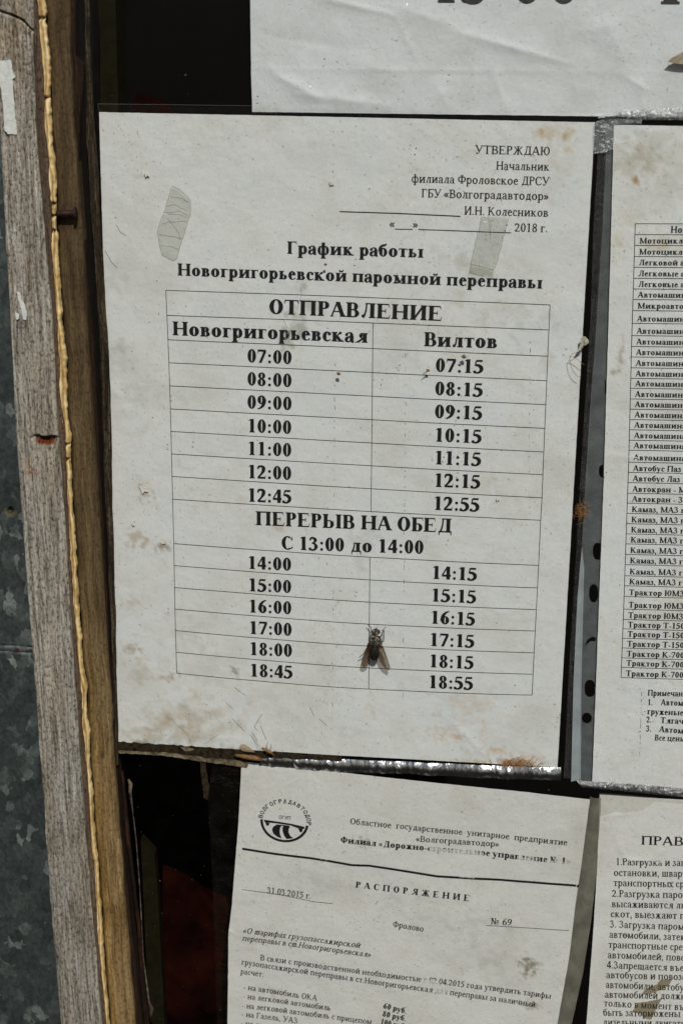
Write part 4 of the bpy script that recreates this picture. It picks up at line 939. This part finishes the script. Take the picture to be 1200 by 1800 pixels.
# smaller dull film scrap hanging to the gap
o = film('film_scrap', [(1050, 212), (1058, 209), (1080, 208), (1127, 210), (1127, 217), (1085, 218), (1078, 219), (1077, 262), (1061, 268), (1043, 270), (1042, 240), (1043, 217)], -.0011, film_mat('crumpled_scrap_film', .34, .25, ((150, .8, .004), (500, .5, .001)), milkcol=(.45, .50, .50), milk_noise=.7, refl=3.)); tag(o, 'small torn piece of pale film bridging the gap above the two middle notices', 'film scrap')
# torn flap at the right
M_flap = rough_mat('brown_flap', (.34, .29, .20), (.16, .12, .07), 300, .8, .5, .001)
fl = slab('torn_flap', ragged([(1172, 109), (1180, 102), (1192, 95), (1206, 88), (1225, 82), (1225, 116), (1200, 113), (1186, 111)], .6), GLASS_Y-.0001, .0005, M_flap); tag(fl, 'brown torn leaf scrap stuck on the pane at the upper right edge', 'scrap')

# ---- 3 tariff sheet on the right
rel3 = make_relief(.00032, 14, 17., [(1060, 215, 1200, 240, .006, .0003), (1060, 800, 1200, 812, .0012, .00025), (1145, 400, 1150, 1400, .0007, .00005)], .00004)
ct3 = [(1097, 285, 60, 40, .5, (.78, .72, .60), 250), (1115, 320, 12, 10, 1., (.60, .42, .22), 500), (1165, 260, 60, 50, .35, (.80, .77, .68), 250), (1130, 270, 40, 40, .6, (.80, .78, .72), 400), (1170, 330, 50, 40, .5, (.84, .82, .78), 400), (1085, 430, 22, 26, .55, (.86, .76, .55), 200), (1160, 430, 50, 14, .6, (.78, .68, .50), 250), (1110, 380, 40, 30, .35, (.85, .78, .62)),
    (1090, 625, 5, 30, .95, (.62, .58, .48), 500), (1078, 655, 16, 7, .95, (.60, .58, .52), 500), (1093, 605, 4, 20, .7, (.7, .66, .58), 500), (1190, 1030, 40, 60, .3, (.86, .80, .68)), (1140, 1160, 60, 60, .2, GREY), (1165, 1080, 50, 50, .25, (.86, .82, .72))]
tint3 = spot_tint(ct3, 21)
n3 = notice('tariff_notice', 1120, 1372, 'white sheet listing vehicle names in a dense ruled table, at the right edge', 'notice')
sheet('paper_sheet', M_paper_right, [(0, 1078, 219), (.3, 1070, 520), (.6, 1060, 850), (1, 1040, 1373)], [(0, 1330, 224), (1, 1290, 1392)], rel3, tint3, -.0002, .0009, n3)
i3 = Ink(rel3, -.0002, [(1190, 905, 20, 100, .1)])
RY = [393, 412, 431, 450.5, 469.5, 488.7, 507.5, 526, 545.5, 568, 589.5, 608.5, 627, 646, 664.5, 682, 700.7, 718.7, 737, 755, 773.3, 791, 812, 830, 848, 866.5, 884, 902, 920, 938, 955.5, 974, 992, 1011.5, 1029, 1048, 1070, 1088, 1104.5, 1121, 1138, 1155.5, 1172, 1190]
def eu(v): return interp([(393, 1115.5), (608, 1109), (812, 1104), (955, 1099), (1048, 1096), (1190, 1090.5)], v)
def sl3(v): return interp([(393, .003), (600, .012), (900, .022), (1190, .032)], v)
TX = ['', 'Мотоцикл с', 'Мотоцикл с', 'Легковой а', 'Легковые а', 'Легковые а', 'Автомашина', 'Микроавтобус'] + ['Автомашина']*14 + ['Автобус Паз', 'Автобус Лаз', 'Автокран - МАЗ', 'Автокран - ЗИЛ'] + ['Камаз, МАЗ г']*8 + ['Трактор ЮМЗ']*3 + ['Трактор Т-150']*3 + ['Трактор К-700']*3
i3.text('Ном', 1177, RY[1]-3, 1210, RY[1]-2.5, 12, SMALL)
for k in range(1, len(RY)-1):
    tx = TX[k] if k < len(TX) else ''
    vb = RY[k+1]-(3.4 if k < 22 else 2.4); u0 = eu(vb)+8; per = 9.15 if k < 22 else 8.6
    if k >= 35: per = 8.55
    gw = sum(glyph(c_, SMALL)[1] for c_ in tx)
    u1 = u0+gw*10.35*(1.02 if k < 8 else 1.0); i3.text(tx, u0, vb, u1, vb+(u1-u0)*sl3(vb), 10.2, SMALL)
i3.text('Примечание', 1137, 1222, 1199, 1223.5, 10.5, SMALL, n=8)
i3.text('1.', 1137, 1238.5, 1146, 1238.5, 10.5, SMALL); i3.text('Автомашины', 1160, 1238.5, 1200, 1240, 10.5, SMALL, n=5)
i3.text('груженые', 1136, 1254.5, 1200, 1257, 10.5, SMALL); i3.text('2.', 1135, 1269, 1144, 1269, 10.5, SMALL); i3.text('Тягачи', 1159, 1270, 1201, 1272, 10.5, SMALL, n=5)
i3.text('3.', 1134, 1284.6, 1143.5, 1285, 10.5, SMALL); i3.text('Автомашины', 1157, 1285.5, 1200, 1289, 10.5, SMALL, n=5); i3.text('Все цены', 1149, 1300.5, 1204, 1303, 10.5, SMALL)
i3.build('printed_text', M_ink, n3)
l3 = Ink(rel3, -.0002)
for v in RY: l3.line([(eu(v), v), (eu(v)+60, v+60*sl3(v)), (eu(v)+150, v+150*sl3(v))], 1.2)
l3.line([(eu(v), v) for v in RY], 1.3)
v = 1215
while v < 1330: l3.line([(1127-(v-1200)*.03, v), (1127-(v-1200)*.03, v+random.choice((2, 5, 8)))], .8); v += random.uniform(6, 14)
l3.build('table_rules', M_line, n3)
sheet_film('plastic_sleeve', [(1077, 217), (1310, 222), (1290, 1385), (1041, 1372)], rel3, -.0002, M_film, n3, seed=5.)
# punched milky margin
def circ(u, v, ru_, rv_, n=20, k=2.4):
    o = []
    for i in range(n):
        a = 2*math.pi*i/n; c_, s_ = math.cos(a), math.sin(a)
        o.append((u+ru_*math.copysign(abs(c_)**(2/k), c_), v+rv_*math.copysign(abs(s_)**(2/k), s_)))
    return o
ML = [(210, 1062), (270, 1064), (400, 1058), (520, 1050), (620, 1044), (720, 1036), (850, 1028), (960, 1022), (1100, 1019), (1370, 1018)]
edge = [(interp([(a, b) for a, b in ML], v), v) for v in range(212, 1372, 20)]
edgeR = [(interp([(219, 1083), (520, 1075), (850, 1065), (1372, 1046)], v), v) for v in range(1371, 212, -20)]
film('punched_margin', edge+[(1018, 1378), (1044, 1380)]+edgeR, .0011, M_milk, n3,
     [circ(1058.5, 828, 7, 11), circ(1050, 969, 9, 15), circ(1042.5, 1043, 8, 16), circ(1036, 1210, 9.5, 15), circ(1030.5, 1262, 9, 9.5, 20, 2.0), [(1062, 670), (1066, 662), (1067, 690), (1062, 694)]])
for (u, v, a_) in ((1037, 1124, .5),):
    o = film('black_slit_patch', [(1027, 1135), (1032, 1124), (1040, 1119), (1047, 1121), (1045, 1127), (1038, 1126), (1032, 1131)], .0008, M_black, n3)  # black film piece painted as the darkness behind a slit, nothing is cut
film('pale_inner_strip', [(1022, 960), (1026, 1000), (1021, 1200), (1020, 1370), (1003, 1374), (1007, 1200), (1014, 1050)], .0016, M_strip, n3)
M_dustband = film_mat('dusty_film', .035, .2, ((300, .9, .004), (900, .8, .002)), milkcol=(.6, .58, .5), milk_noise=1., refl=1.6)
film('dusty_margin', [(1050, 268), (1065, 268), (1058, 400), (1048, 560), (1038, 720), (1028, 860), (1020, 980), (1006, 1180), (1002, 1368), (990, 1368), (999, 1180), (1010, 1000), (1018, 860), (1028, 700), (1037, 560), (1042, 400)], .0013, M_dustband, n3)
crinkle('sleeve_rim', [(1012, 1371), (1045, 1374), (1080, 1374), (1130, 1379), (1280, 1392)], [(1024, 1384), (1050, 1386), (1085, 1389), (1130, 1394), (1280, 1409)], -.0005, M_crink2, n3, .0009, 420, 8.)

# ---- 4 order sheet, lower left
rel4 = make_relief(.00080, 19, 31., [(640, 1510, 760, 1470, .010, .0004), (400, 1632, 412, 1640, .001, .0004), (470, 1500, 640, 1560, .012, .0005), (800, 1600, 900, 1700, .012, .0004)], .00004)
tint4 = spot_tint([(932, 1696, 24, 22, 1., (.42, .38, .32), 500), (925, 1712, 18, 12, .8, (.5, .45, .38), 500), (935, 1765, 22, 12, .8, (.5, .46, .4), 500), (640, 1480, 26, 14, .8, (.60, .60, .52), 500), (480, 1745, 26, 12, .5, (.62, .55, .48), 400), (860, 1640, 90, 70, .18, GREY), (760, 1600, 120, 60, .18, GREY), (470, 1640, 40, 30, .3, (.72, .7, .66)), (880, 1720, 60, 50, .2, GREY), (560, 1540, 80, 50, .2, GREY), (480, 1400, 60, 50, .18, (.84, .78, .66))], 41)
n4 = notice('order_notice', 720, 1790, 'grey-white typed order sheet with a round bridge emblem below the timetable', 'notice')
sheet('paper_sheet', M_paper_ll, [(0, 425, 1338), (.22, 419, 1450), (.5, 408, 1590), (.62, 402, 1640), (1, 399, 1880)], [(0, 1036, 1404), (.25, 1021, 1520), (.38, 1011, 1590), (.55, 1000, 1680), (.75, 984, 1770), (1, 966, 1880)], rel4, tint4, -.0001, .0009, n4)
i4 = Ink(rel4, -.0001, [(806, 1500, 58, 12, 1.25), (765, 1497, 30, 9, .8), (930, 1508, 34, 7, .9), (985, 1514, 30, 9, 1.0), (765, 1488, 22, 9, .8), (830, 1470, 12, 6, .6), (755, 1726, 26, 9, .8), (775, 1742, 22, 8, 1.), (820, 1541, 24, 4, .9), (733, 1534, 16, 3, .5), (568, 1508, 14, 3, .6), (500, 1668, 10, 6, .3)])
i4.text('Областное  государственное  унитарное  предприятие', 615, 1447.3, 996, 1485, 10.6, REG); i4.text('«Волгоградавтодор»', 731, 1478, 876, 1488.7, 10.6, REG)
i4.text('Филиал «Дорожно-строительное управление № 1»', 598, 1480, 1001, 1518.5, 11, BOLD)
hl = [(426, 1491), (485, 1500), (545, 1507), (572, 1511), (618, 1519.5), (649, 1520.5), (700, 1528), (740, 1534.5), (769, 1539.5), (829, 1543.7), (836, 1544), (880, 1546), (950, 1551.5), (1012, 1556.5)]
i4.line(hl, 4.9)
i4.text('РАСПОРЯЖЕНИЕ', 624.4, 1559, 830, 1584, 11, BOLD, gap=.48)
i4.text('31.03.2015 г.', 469, 1569, 546.5, 1580, 11, REG); i4.line([(426, 1562), (500, 1573.5), (550, 1584), (585.6, 1587.8)], 1.2)
i4.text('№ 69', 862, 1623.6, 899.5, 1626, 11, REG); i4.line([(853.6, 1625.5), (999, 1635.4)], 1.2); i4.text('Фролово', 689.6, 1627.8, 744, 1636.6, 10.6, REG)
i4.text('«О тарифах грузопассажирской', 427, 1638.7, 632.5, 1665, 10, ITAL); i4.text('переправы в ст.Новогригорьевская»', 425.5, 1652, 651, 1681, 10, ITAL)
i4.text('В связи с производственной необходимостью с 02.04.2015 года утвердить тарифы', 457, 1687.5, 967.5, 1755, 10.3, REG)
i4.text('грузопассажирской переправы в ст.Новогригорьевская для переправы за наличный', 424, 1695.5, 940, 1770, 10.3, REG); i4.text('расчет:', 422.5, 1712, 464, 1717.7, 10, REG)
i4.text('- на автомобиль ОКА', 427.5, 1739, 557, 1759, 10, REG); i4.text('- на легковой автомобиль', 427, 1755, 581, 1776, 10, REG); i4.text('- на легковой автомобиль с прицепом', 425, 1771.5, 653, 1799.5, 10, REG); i4.text('- на Газель, УАЗ', 424, 1786.5, 523, 1799, 10, REG)
i4.text('60 руб.', 672.5, 1771, 714, 1780.5, 10, BOLD); i4.text('80 руб.', 671, 1785, 713, 1794, 10, BOLD); i4.text('100 руб.', 668, 1799, 712, 1808, 10, BOLD)
i4.text('- на грузовой автомобиль', 423, 1802, 580, 1826, 10, REG)
# emblem
ec = (500.5, 1443.0); ang = math.radians(8.5)
def em(a, rx=41., ry=36.):
    x, y = rx*math.cos(a), ry*math.sin(a); return (ec[0]+x*math.cos(ang)-y*math.sin(ang), ec[1]+x*math.sin(ang)+y*math.cos(ang))
i4.line([em(math.radians(a), 40.5, 34.5) for a in range(2, 179, 6)], 5.4)
word = 'ВОЛГОГРАДАВТОДОР'
for k, ch in enumerate(word):
    a = math.radians(180+4+172*k/(len(word)-1)); p = em(a, 39, 31.5); tx_, ty_ = -math.sin(a)*38, math.cos(a)*33
    L_ = math.hypot(tx_, ty_); tx_, ty_ = tx_/L_, ty_/L_; tx2 = tx_*math.cos(ang)-ty_*math.sin(ang); ty2 = tx_*math.sin(ang)+ty_*math.cos(ang)
    a_, b_ = P(p[0]-tx2*3.2, p[1]-ty2*3.2), P(p[0]+tx2*3.2, p[1]+ty2*3.2); dd = b_-a_; L2 = dd.length; dd.normalize(); uu = Vector((-dd.z, 0, dd.x))
    q, w_ = glyph(ch, SANS)
    for pl in q: i4.poly([((a_+dd*(px/w_*L2)+uu*(py*.0022)).x, (a_+dd*(px/w_*L2)+uu*(py*.0022)).z) for px, py in pl])
S2 = Style(sans=True); S2.S = .18; S2.T = .16; S2.italic_map = False
i4.text('ОГУП', 490, 1438, 511, 1440.4, 6.0, S2)
Zp = lambda L: [(420+a/6.667, 1380+b/6.667) for a, b in L]
for L in ([(295, 400), (440, 420), (440, 443), (302, 430)], [(440, 420), (610, 446), (600, 465), (440, 443)], [(610, 446), (772, 482), (765, 508), (600, 465)],
          [(312, 430), (362, 440), (350, 470), (322, 470)], [(690, 490), (752, 505), (740, 545), (715, 543)], [(600, 465), (700, 480), (700, 500), (640, 480)],
          [(430, 465), (502, 462), (484, 500), (478, 540), (486, 585), (504, 620), (450, 602), (405, 565), (388, 520), (400, 485)], [(522, 470), (602, 478), (584, 510), (583, 550), (602, 588), (640, 615), (560, 627), (532, 590), (514, 545), (510, 505)], [(440, 455), (590, 468), (590, 478), (435, 468)]):
    i4.pxpoly(Zp(L))
for _ in range(60):
    u, v = random.uniform(430, 1000), random.uniform(1400, 1790); i4.line([(u, v), (u+random.uniform(-1.5, 1.5), v+random.uniform(-1, 1.6))], random.uniform(.5, 1.2))
i4.build('printed_text', M_ink_old, n4)
M_sleeve4 = film_mat('yellowed_margin', .55, .3, ((30, .4, .004), (400, .3, .0008)), milkcol=(.36, .34, .27), milk_noise=.5, tint=(.85, .84, .78), refl=4.)
crinkle('sleeve_margin', [(1036, 1400), (1034, 1425), (1029, 1460), (1021, 1520), (1011, 1590), (1000, 1680), (984, 1770), (966, 1880)], [(1056, 1402), (1055, 1425), (1052, 1470), (1047, 1540), (1038, 1620), (1024, 1710), (1004, 1800), (985, 1880)], -.0003, M_sleeve4, n4, .0002, 120, 12., .0016)
film('sleeve_margin', [(366, 1410), (372, 1340), (426, 1340), (420, 1450), (409, 1590), (402, 1640), (400, 1880), (384, 1880), (376, 1600)], .0008, film_mat('dusty_margin_left', .02, .2, ((80, .6, .004),), milkcol=(.3, .27, .2), milk_noise=1.), n4)
film('black_rule_mark', [(1014, 1555), (1034, 1557), (1033, 1561), (1013, 1559.5)], -.00045, M_black, n4)
i4b = None

# ---- 5 rules sheet, lower right
rel5 = make_relief(.00045, 17, 51., [(1082, 1470, 1095, 1510, .0012, .0004), (1095, 1510, 1140, 1513, .0010, .0005), (1150, 1508, 1172, 1485, .0010, .0005), (1058, 1434, 1120, 1428, .0007, .0004)], .00004)
tint5 = spot_tint([(1075, 1420, 50, 26, .25, (.95, .93, .86), 120), (1150, 1480, 50, 30, .2, (.92, .88, .76)), (1097, 1643, 8, 4, .9, (.4, .38, .34), 500), (1070, 1700, 30, 60, .15, GREY), (1070, 1600, 30, 60, .15, (.85, .8, .7))], 61)
n5 = notice('rules_notice', 1120, 1795, 'white sheet of typed numbered ferry rules in the lower right corner', 'notice')
sheet('paper_sheet', M_paper_lr, [(0, 1053, 1396), (.25, 1049, 1520), (.45, 1043, 1620), (1, 1024, 1880)], [(0, 1310, 1412), (1, 1270, 1900)], rel5, tint5, -.0001, .0009, n5)
i5 = Ink(rel5, -.0001, [(1150, 1512, 60, 7, .5)])
i5.text('ПРАВИЛА', 1125, 1484, 1262, 1487.5, 15.6, REG)
for tx, u0, v0, n, u1, v1 in (('1.Разгрузка и загрузка', 1081, 1520, 11, 1163, 1521), ('остановки, швартовки', 1077.5, 1539, 9, 1154, 1540), ('транспортных средств', 1077, 1557, 12, 1182, 1558.6), ('2.Разгрузка парома', 1074.6, 1576.3, 11, 1159, 1577.3), ('высаживаются люди', 1073.8, 1594.4, 12, 1182.5, 1596),
        ('скот, выезжают повозки', 1072, 1612, 14, 1189, 1614.4), ('3. Загрузка парома', 1070.7, 1630, 11, 1151, 1632.5), ('автомобили, затем', 1069.6, 1648, 10, 1157, 1650.7), ('транспортные средства', 1068, 1666, 12, 1172, 1668.7), ('автомобилей, повозки', 1067, 1684, 12, 1165, 1686.7),
        ('4.Запрещается въезд', 1065.3, 1701.6, 13, 1171.7, 1705), ('автобусов и повозок', 1064.4, 1719, 9, 1137.3, 1720.3), ('автомобили, автобусы', 1063.3, 1736, 10, 1147, 1738.7), ('автомобилей должны', 1062, 1753, 11, 1155.3, 1754.8), ('только в момент въезда', 1060, 1768, 6, 1109.3, 1770.4), ('быть заторможены', 1059, 1784.7, 16, 1195, 1787), ('дизельными двигателями', 1058.7, 1801.5, 10, 1145, 1803)):
    i5.text(tx, u0, v0, u1, v1, 12.6, REG, n=n)
i5.build('printed_text', M_ink_old, n5)
Z5 = lambda L: [(1040+a/7.5, 1620+b/7.5) for a, b in L]
slab('film_scrap', ragged(Z5([(650, 960), (700, 890), (850, 830), (900, 770), (1060, 750), (1010, 840), (900, 900), (750, 960)]), .6, 4), -.0009, .0001, M_tape_br, n5)
slab('film_scrap', ragged(Z5([(525, 1190), (600, 1070), (800, 1040), (920, 1010), (850, 1130), (780, 1290), (690, 1270), (640, 1210)]), .6, 4), -.0009, .0001, M_tape_br, n5)
slab('patch_film', [(1053, 1394), (1110, 1398), (1150, 1402), (1210, 1408), (1210, 1414), (1150, 1408), (1130, 1424), (1095, 1430), (1083, 1427), (1070, 1431), (1054, 1434)], -.0007, .0001, film_mat('yellow_film', .03, .3, ((120, .4, .002),), tint=(.99, .99, .98), milkcol=(.7, .7, .66)), n5)

# ================================================================== small things on the pane
GY = GLASS_Y
def px2(u, v, h): return P(u, v, GY-h)
# fly; local frame from a 6x zoom of the photograph (origin 560, 1060)
Zf = lambda a, b, h: P(560+a/6, 1060+b/6, GY-h)
fly = empty('fly', Zf(590, 480, 0)); tag(fly, 'dark fly with spread brown wings sitting on the pane over the timetable', 'fly')
M_fly = mat('fly_body', (.022, .018, .014), .5, 0, .15); t = NT(M_fly); co = t.co('Object')
t.l(t.ramp(t.noise(co, 1300, 4, .7), (.45, (.006, .005, .004)), (.62, (.02, .016, .012)), (.78, (.10, .085, .06))), t.b.inputs['Base Color']); t.l(t.bump(t.noise(co, 2500, 3), .9, .0004), t.b.inputs['Normal'])
M_thx = mat('fly_thorax', (.05, .045, .035), .6, 0, .15); t = NT(M_thx); co = t.co('Object')
t.l(t.ramp(t.noise(co, 1100, 4, .7), (.42, (.006, .005, .004)), (.52, (.05, .043, .032)), (.64, (.34, .30, .23))), t.b.inputs['Base Color']); t.l(t.bump(t.noise(co, 2500, 3), .9, .0004), t.b.inputs['Normal'])
M_leg = mat('fly_leg', (.03, .022, .016), .4)
mm = .001
blob('abdomen', Zf(586, 530, 1.7*mm), (2.35*mm, 1.4*mm, 3.7*mm), M_fly, fly, bumpf=.06, rot=-.02)
blob('thorax', Zf(594, 400, 2.0*mm), (2.95*mm, 1.7*mm, 3.1*mm), M_thx, fly, bumpf=.10)
blob('head', Zf(601, 305, 1.7*mm), (2.0*mm, 1.2*mm, 1.6*mm), M_thx, fly, bumpf=.06)
M_eye = rough_mat('fly_eye', (.03, .009, .006), (.012, .006, .005), 2000, .3, .2, .0003)
for sg in (-1, 1): blob('eye', Zf(601+sg*31, 305, 1.7*mm), (.75*mm, .85*mm, 1.05*mm), M_eye, fly)
for sg in (-1, 1): tube('antenna', [Zf(604+sg*5, 280, 2.*mm), Zf(609+sg*8, 262, 2.2*mm), Zf(610+sg*16, 248, 2*mm)], [.00016, .00012, .00005], M_leg, fly, 6)
M_wing = bpy.data.materials.new('fly_wing'); M_wing.use_nodes = True; t = NT(M_wing)
tr = t.n('BsdfTransparent'); tr.inputs[0].default_value = (.55, .49, .42, 1); at = t.n('Attribute', attribute_name='tint')
t.b.inputs['Roughness'].default_value = .3; t.l(t.mix(1., (.10, .058, .028), at.outputs['Color'], 'MULTIPLY'), t.b.inputs['Base Color'])
mx = t.n('MixShader'); t.l(t.ramp(t.noise(t.co('Object'), 900, 3), (.3, .30), (.7, .5)), mx.inputs[0])
m_al = t.math('MAXIMUM', t.ramp(t.noise(t.co('Object'), 700, 3), (.3, .22), (.7, .42)), at.outputs['Alpha'])
t.l(m_al, mx.inputs[0]); t.l(tr.outputs[0], mx.inputs[1]); t.l(t.b.outputs[0], mx.inputs[2]); t.l(mx.outputs[0], t.out.inputs[0])
def wing(edge_a, edge_b, h0, h1):
    """edge_a outer, edge_b inner; both run from the root to the tip"""
    n = 26; k = 14; V = []; cols = []
    for i in range(n+1):
        s = i/n
        a = [interp([(q/(len(edge_a)-1), e[j]) for q, e in enumerate(edge_a)], s) for j in (0, 1)]; b = [interp([(q/(len(edge_b)-1), e[j]) for q, e in enumerate(edge_b)], s) for j in (0, 1)]
        for j in range(k+1):
            r = j/k; p = (a[0]+(b[0]-a[0])*r, a[1]+(b[1]-a[1])*r)
            V.append(Zf(p[0], p[1], h0+(h1-h0)*s+.00025*math.sin(r*9+s*2)*(1-.4*s)))
            vein = 1 if j in (0, 3, 6, 9, 12) else 0; cols.append((.35+.65*s, .3+.6*s, .25+.55*s, max(.85-s*1.2, .45*vein)))
    o = mesh('wing', V, [(i*(k+1)+j, i*(k+1)+j+1, (i+1)*(k+1)+j+1, (i+1)*(k+1)+j) for i in range(n) for j in range(k)], M_wing, fly, True); set_col(o, 'tint', cols)
wing([(545, 400), (510, 450), (480, 530), (455, 600), (446, 655), (475, 682)], [(570, 420), (562, 480), (548, 560), (535, 610), (520, 655), (478, 683)], .0024, .0012)
wing([(645, 405), (675, 460), (705, 530), (735, 610), (755, 680), (738, 712)], [(615, 425), (612, 480), (622, 560), (645, 620), (690, 680), (736, 713)], .0024, .0014)
def leg(pts): tube('leg', [Zf(a, b, h*mm) for a, b, h in pts], [.00030]+[.00019]*(len(pts)-2)+[.00011], M_leg, fly, 7)
leg([(575, 380, 1.2), (545, 330, 2.2), (553, 255, 1.4), (530, 238, .4), (510, 222, .1)])
leg([(620, 370, 1.2), (664, 340, 2.0), (676, 288, 1.5), (690, 268, .5), (704, 248, .1)])
leg([(625, 420, 1.2), (682, 408, 2.2), (690, 340, 1.6), (690, 292, .5), (662, 286, .1)])
leg([(560, 420, 1.2), (530, 390, 2.2), (527, 440, 1.6), (520, 470, .4)])
leg([(560, 450, 1.2), (500, 480, 2.2), (470, 540, 1.4), (440, 562, .5), (424, 577, .1)])
leg([(620, 450, 1.2), (680, 470, 2.2), (700, 530, 1.4), (706, 560, .3)])

# orange crumbs, torn whitish scrap with fibres, seeds and insects at the timetable's foot
M_crumb = rough_mat('amber_crumb', (.24, .13, .035), (.07, .035, .012), 1500, .5)
def crumb(u, v, r, label, name='crumb'):
    p = px2(u, v, r*.7); tag(blob(name, p, (r, r*.7, r*.8), M_crumb, None, 10, 7, .4, .35), label, 'crumb')
crumb(595, 657, .0009, 'amber crumb on the pane below the long column heading'); crumb(815, 627, .0010, 'amber crumb on the pane above the first right-hand time')
crumb(572, 465, .0007, 'amber crumb on the pane just under the heading word at the top')
sd = empty('seed_husk', px2(748, 655, 0)); tag(sd, 'tiny amber seed husk with a pointed tail beside the right column', 'seed')
p = px2(752, 651, .0006); blob('husk', p, (.0008, .0005, .0006), M_crumb, sd, 10, 7, .5, .3); tube('husk_tail', [p, px2(742, 659, .0004)], [.0003, .0001], M_crumb, sd, 6)
M_white = rough_mat('whitish_fluff', (.46, .45, .36), (.26, .25, .19), 900, .8, .8, .0008)
fx = empty('fluff_scrap', px2(1026, 600, 0)); tag(fx, 'whitish torn scrap with curled brown hairs at the right edge of the timetable', 'scrap')
Zs = lambda a, b: (980+a/12.857, 560+b/12.857)
slab('scrap_body', ragged([Zs(*q) for q in [(510, 440), (560, 400), (620, 405), (690, 480), (690, 550), (600, 605), (575, 590), (530, 690), (430, 750), (415, 740), (500, 600), (510, 530)]], .3, 3), GY, .0006, M_white, fx)
M_hair = mat('brown_hair', (.16, .10, .04), .5)
tube('hair', [px2(*Zs(a, b), .0008) for a, b in [(430, 765), (330, 790), (270, 860), (262, 930), (290, 1070), (350, 1210), (430, 1290), (485, 1320)]], .00010, M_hair, fx, 6)
tube('hair', [px2(*Zs(a, b), .0007) for a, b in [(262, 885), (300, 855), (360, 870), (440, 930), (520, 1000), (600, 1045)]], .00010, M_hair, fx, 6)
tube('hair', [px2(*Zs(a, b), .0010) for a, b in [(580, 480), (600, 540), (595, 600), (540, 690)]], .00010, M_hair, fx, 6)
# dead midge and grass seed at the lower edge
Zi = lambda a, b: (180+a/2.6087, 1240+b/2.6087)
mg = empty('dead_midge', px2(*Zi(765, 210), 0)); tag(mg, 'small dead long-legged insect on the soil line below the timetable', 'insect')
V, Fc = tube_geo([px2(*Zi(732, 195), .0006), px2(*Zi(760, 210), .0012), px2(*Zi(788, 228), .0008)], [.0004, .0009, .0003], 8); mesh('body', V, Fc, M_crumb, mg, True)
for q in ([(762, 212), (752, 190), (758, 165)], [(765, 212), (775, 190), (772, 178)], [(770, 215), (795, 208), (800, 212)], [(775, 222), (790, 240), (795, 262)], [(760, 214), (748, 232), (742, 240)]):
    tube('leg', [px2(*Zi(*a), .0008) for a in q], .00012, M_leg, mg, 5)
sdd = empty('winged_seed', px2(*Zi(670, 220), 0)); tag(sdd, 'amber winged insect husk at the foot of the timetable where the order sheet begins', 'insect husk')
V, Fc = tube_geo([px2(*Zi(608, 228), .0004), px2(*Zi(650, 235), .0009), px2(*Zi(700, 242), .0009), px2(*Zi(733, 250), .0005)], [.0006, .0011, .0012, .0006], 10); mesh('body', V, Fc, M_crumb, sdd, True)
slab('wing', [Zi(*a) for a in [(665, 212), (640, 208), (628, 190), (635, 178), (655, 178), (680, 195), (700, 215)]], GY-.0004, .00008, film_mat('husk_wing', .3, .3, (), tint=(.8, .72, .6), milkcol=(.5, .42, .3)), sdd)
for i_, q in enumerate(([(682, 118), (700, 150), (718, 192)], [(690, 125), (712, 165)])): tube('bristle', [px2(*Zi(*a), .0005) for a in q], .00009, M_hair, sdd, 5)
# rust coloured fibre tuft
M_fib = mat('rust_fibre', (.30, .13, .03), .6)
V = []; Fc = []
for k in range(130):
    u = random.gauss(905, 18); v = 1340+random.gauss(0, 4)+abs(u-905)*.05; a = random.gauss(0, .5); L = random.uniform(6, 20)
    pts = [P(u-math.cos(a)*L/2, v-math.sin(a)*L/2, -.0008-random.random()*.001), P(u, v+random.uniform(-2, 2), -.0012-random.random()*.0008), P(u+math.cos(a)*L/2, v+math.sin(a)*L/2, -.0008-random.random()*.001)]
    tube_geo(pts, .00007, 4, V, Fc)
o = mesh('fibre_tuft', V, Fc, M_fib); tag(o, 'rust-brown tuft of fibres caught at the lower right foot of the timetable', 'fibres', kind='stuff')
V = []; Fc = []
for k in range(80):
    u = random.gauss(1020, 6); v = 898+random.gauss(0, 8); a = random.uniform(0, 3.1); L = random.uniform(4, 12)
    tube_geo([P(u-math.cos(a)*L/2, v-math.sin(a)*L/2, .0006), P(u+random.uniform(-2, 2), v, -.0002), P(u+math.cos(a)*L/2, v+math.sin(a)*L/2, .0006)], .00006, 4, V, Fc)
o = mesh('fibre_tuft', V, Fc, M_fib); tag(o, 'small rusty fluff on the dark gap right of the timetable', 'fibres', kind='stuff')
# fine dirt specks on the pane
V = []; Fc = []
def speck(p, r):
    b = len(V); ax = random.uniform(.6, 1.6)
    for dx, dz in ((-1, 0), (0, -1), (1, 0), (0, 1)): V.append((p.x+dx*r*ax, p.y, p.z+dz*r/ax*random.uniform(.6, 1.3)))
    V.append((p.x, p.y-r*.6, p.z))
    for k in range(4): Fc.append((b+k, b+(k+1) % 4, b+4))
    Fc.append((b+3, b+2, b+1, b))
for k in range(950):
    u, v = random.uniform(178, 1210), random.uniform(-10, 1810)
    speck(P(u, v, GY-.00003), random.choice((.00007, .00010, .00013, .0002)) if random.random() < .97 else .0004)
for k in range(420):
    u, v = random.uniform(175, 442), random.uniform(0, 185)
    speck(P(u, v, GY-.00003), random.uniform(.00004, .00009))
M_speck = mat('dirt_speck', (.11, .09, .065), .9, 0, .1)
o = mesh('dust_specks', V, Fc, M_speck); tag(o, 'fine specks of dirt scattered over the window pane', 'dirt', kind='stuff')
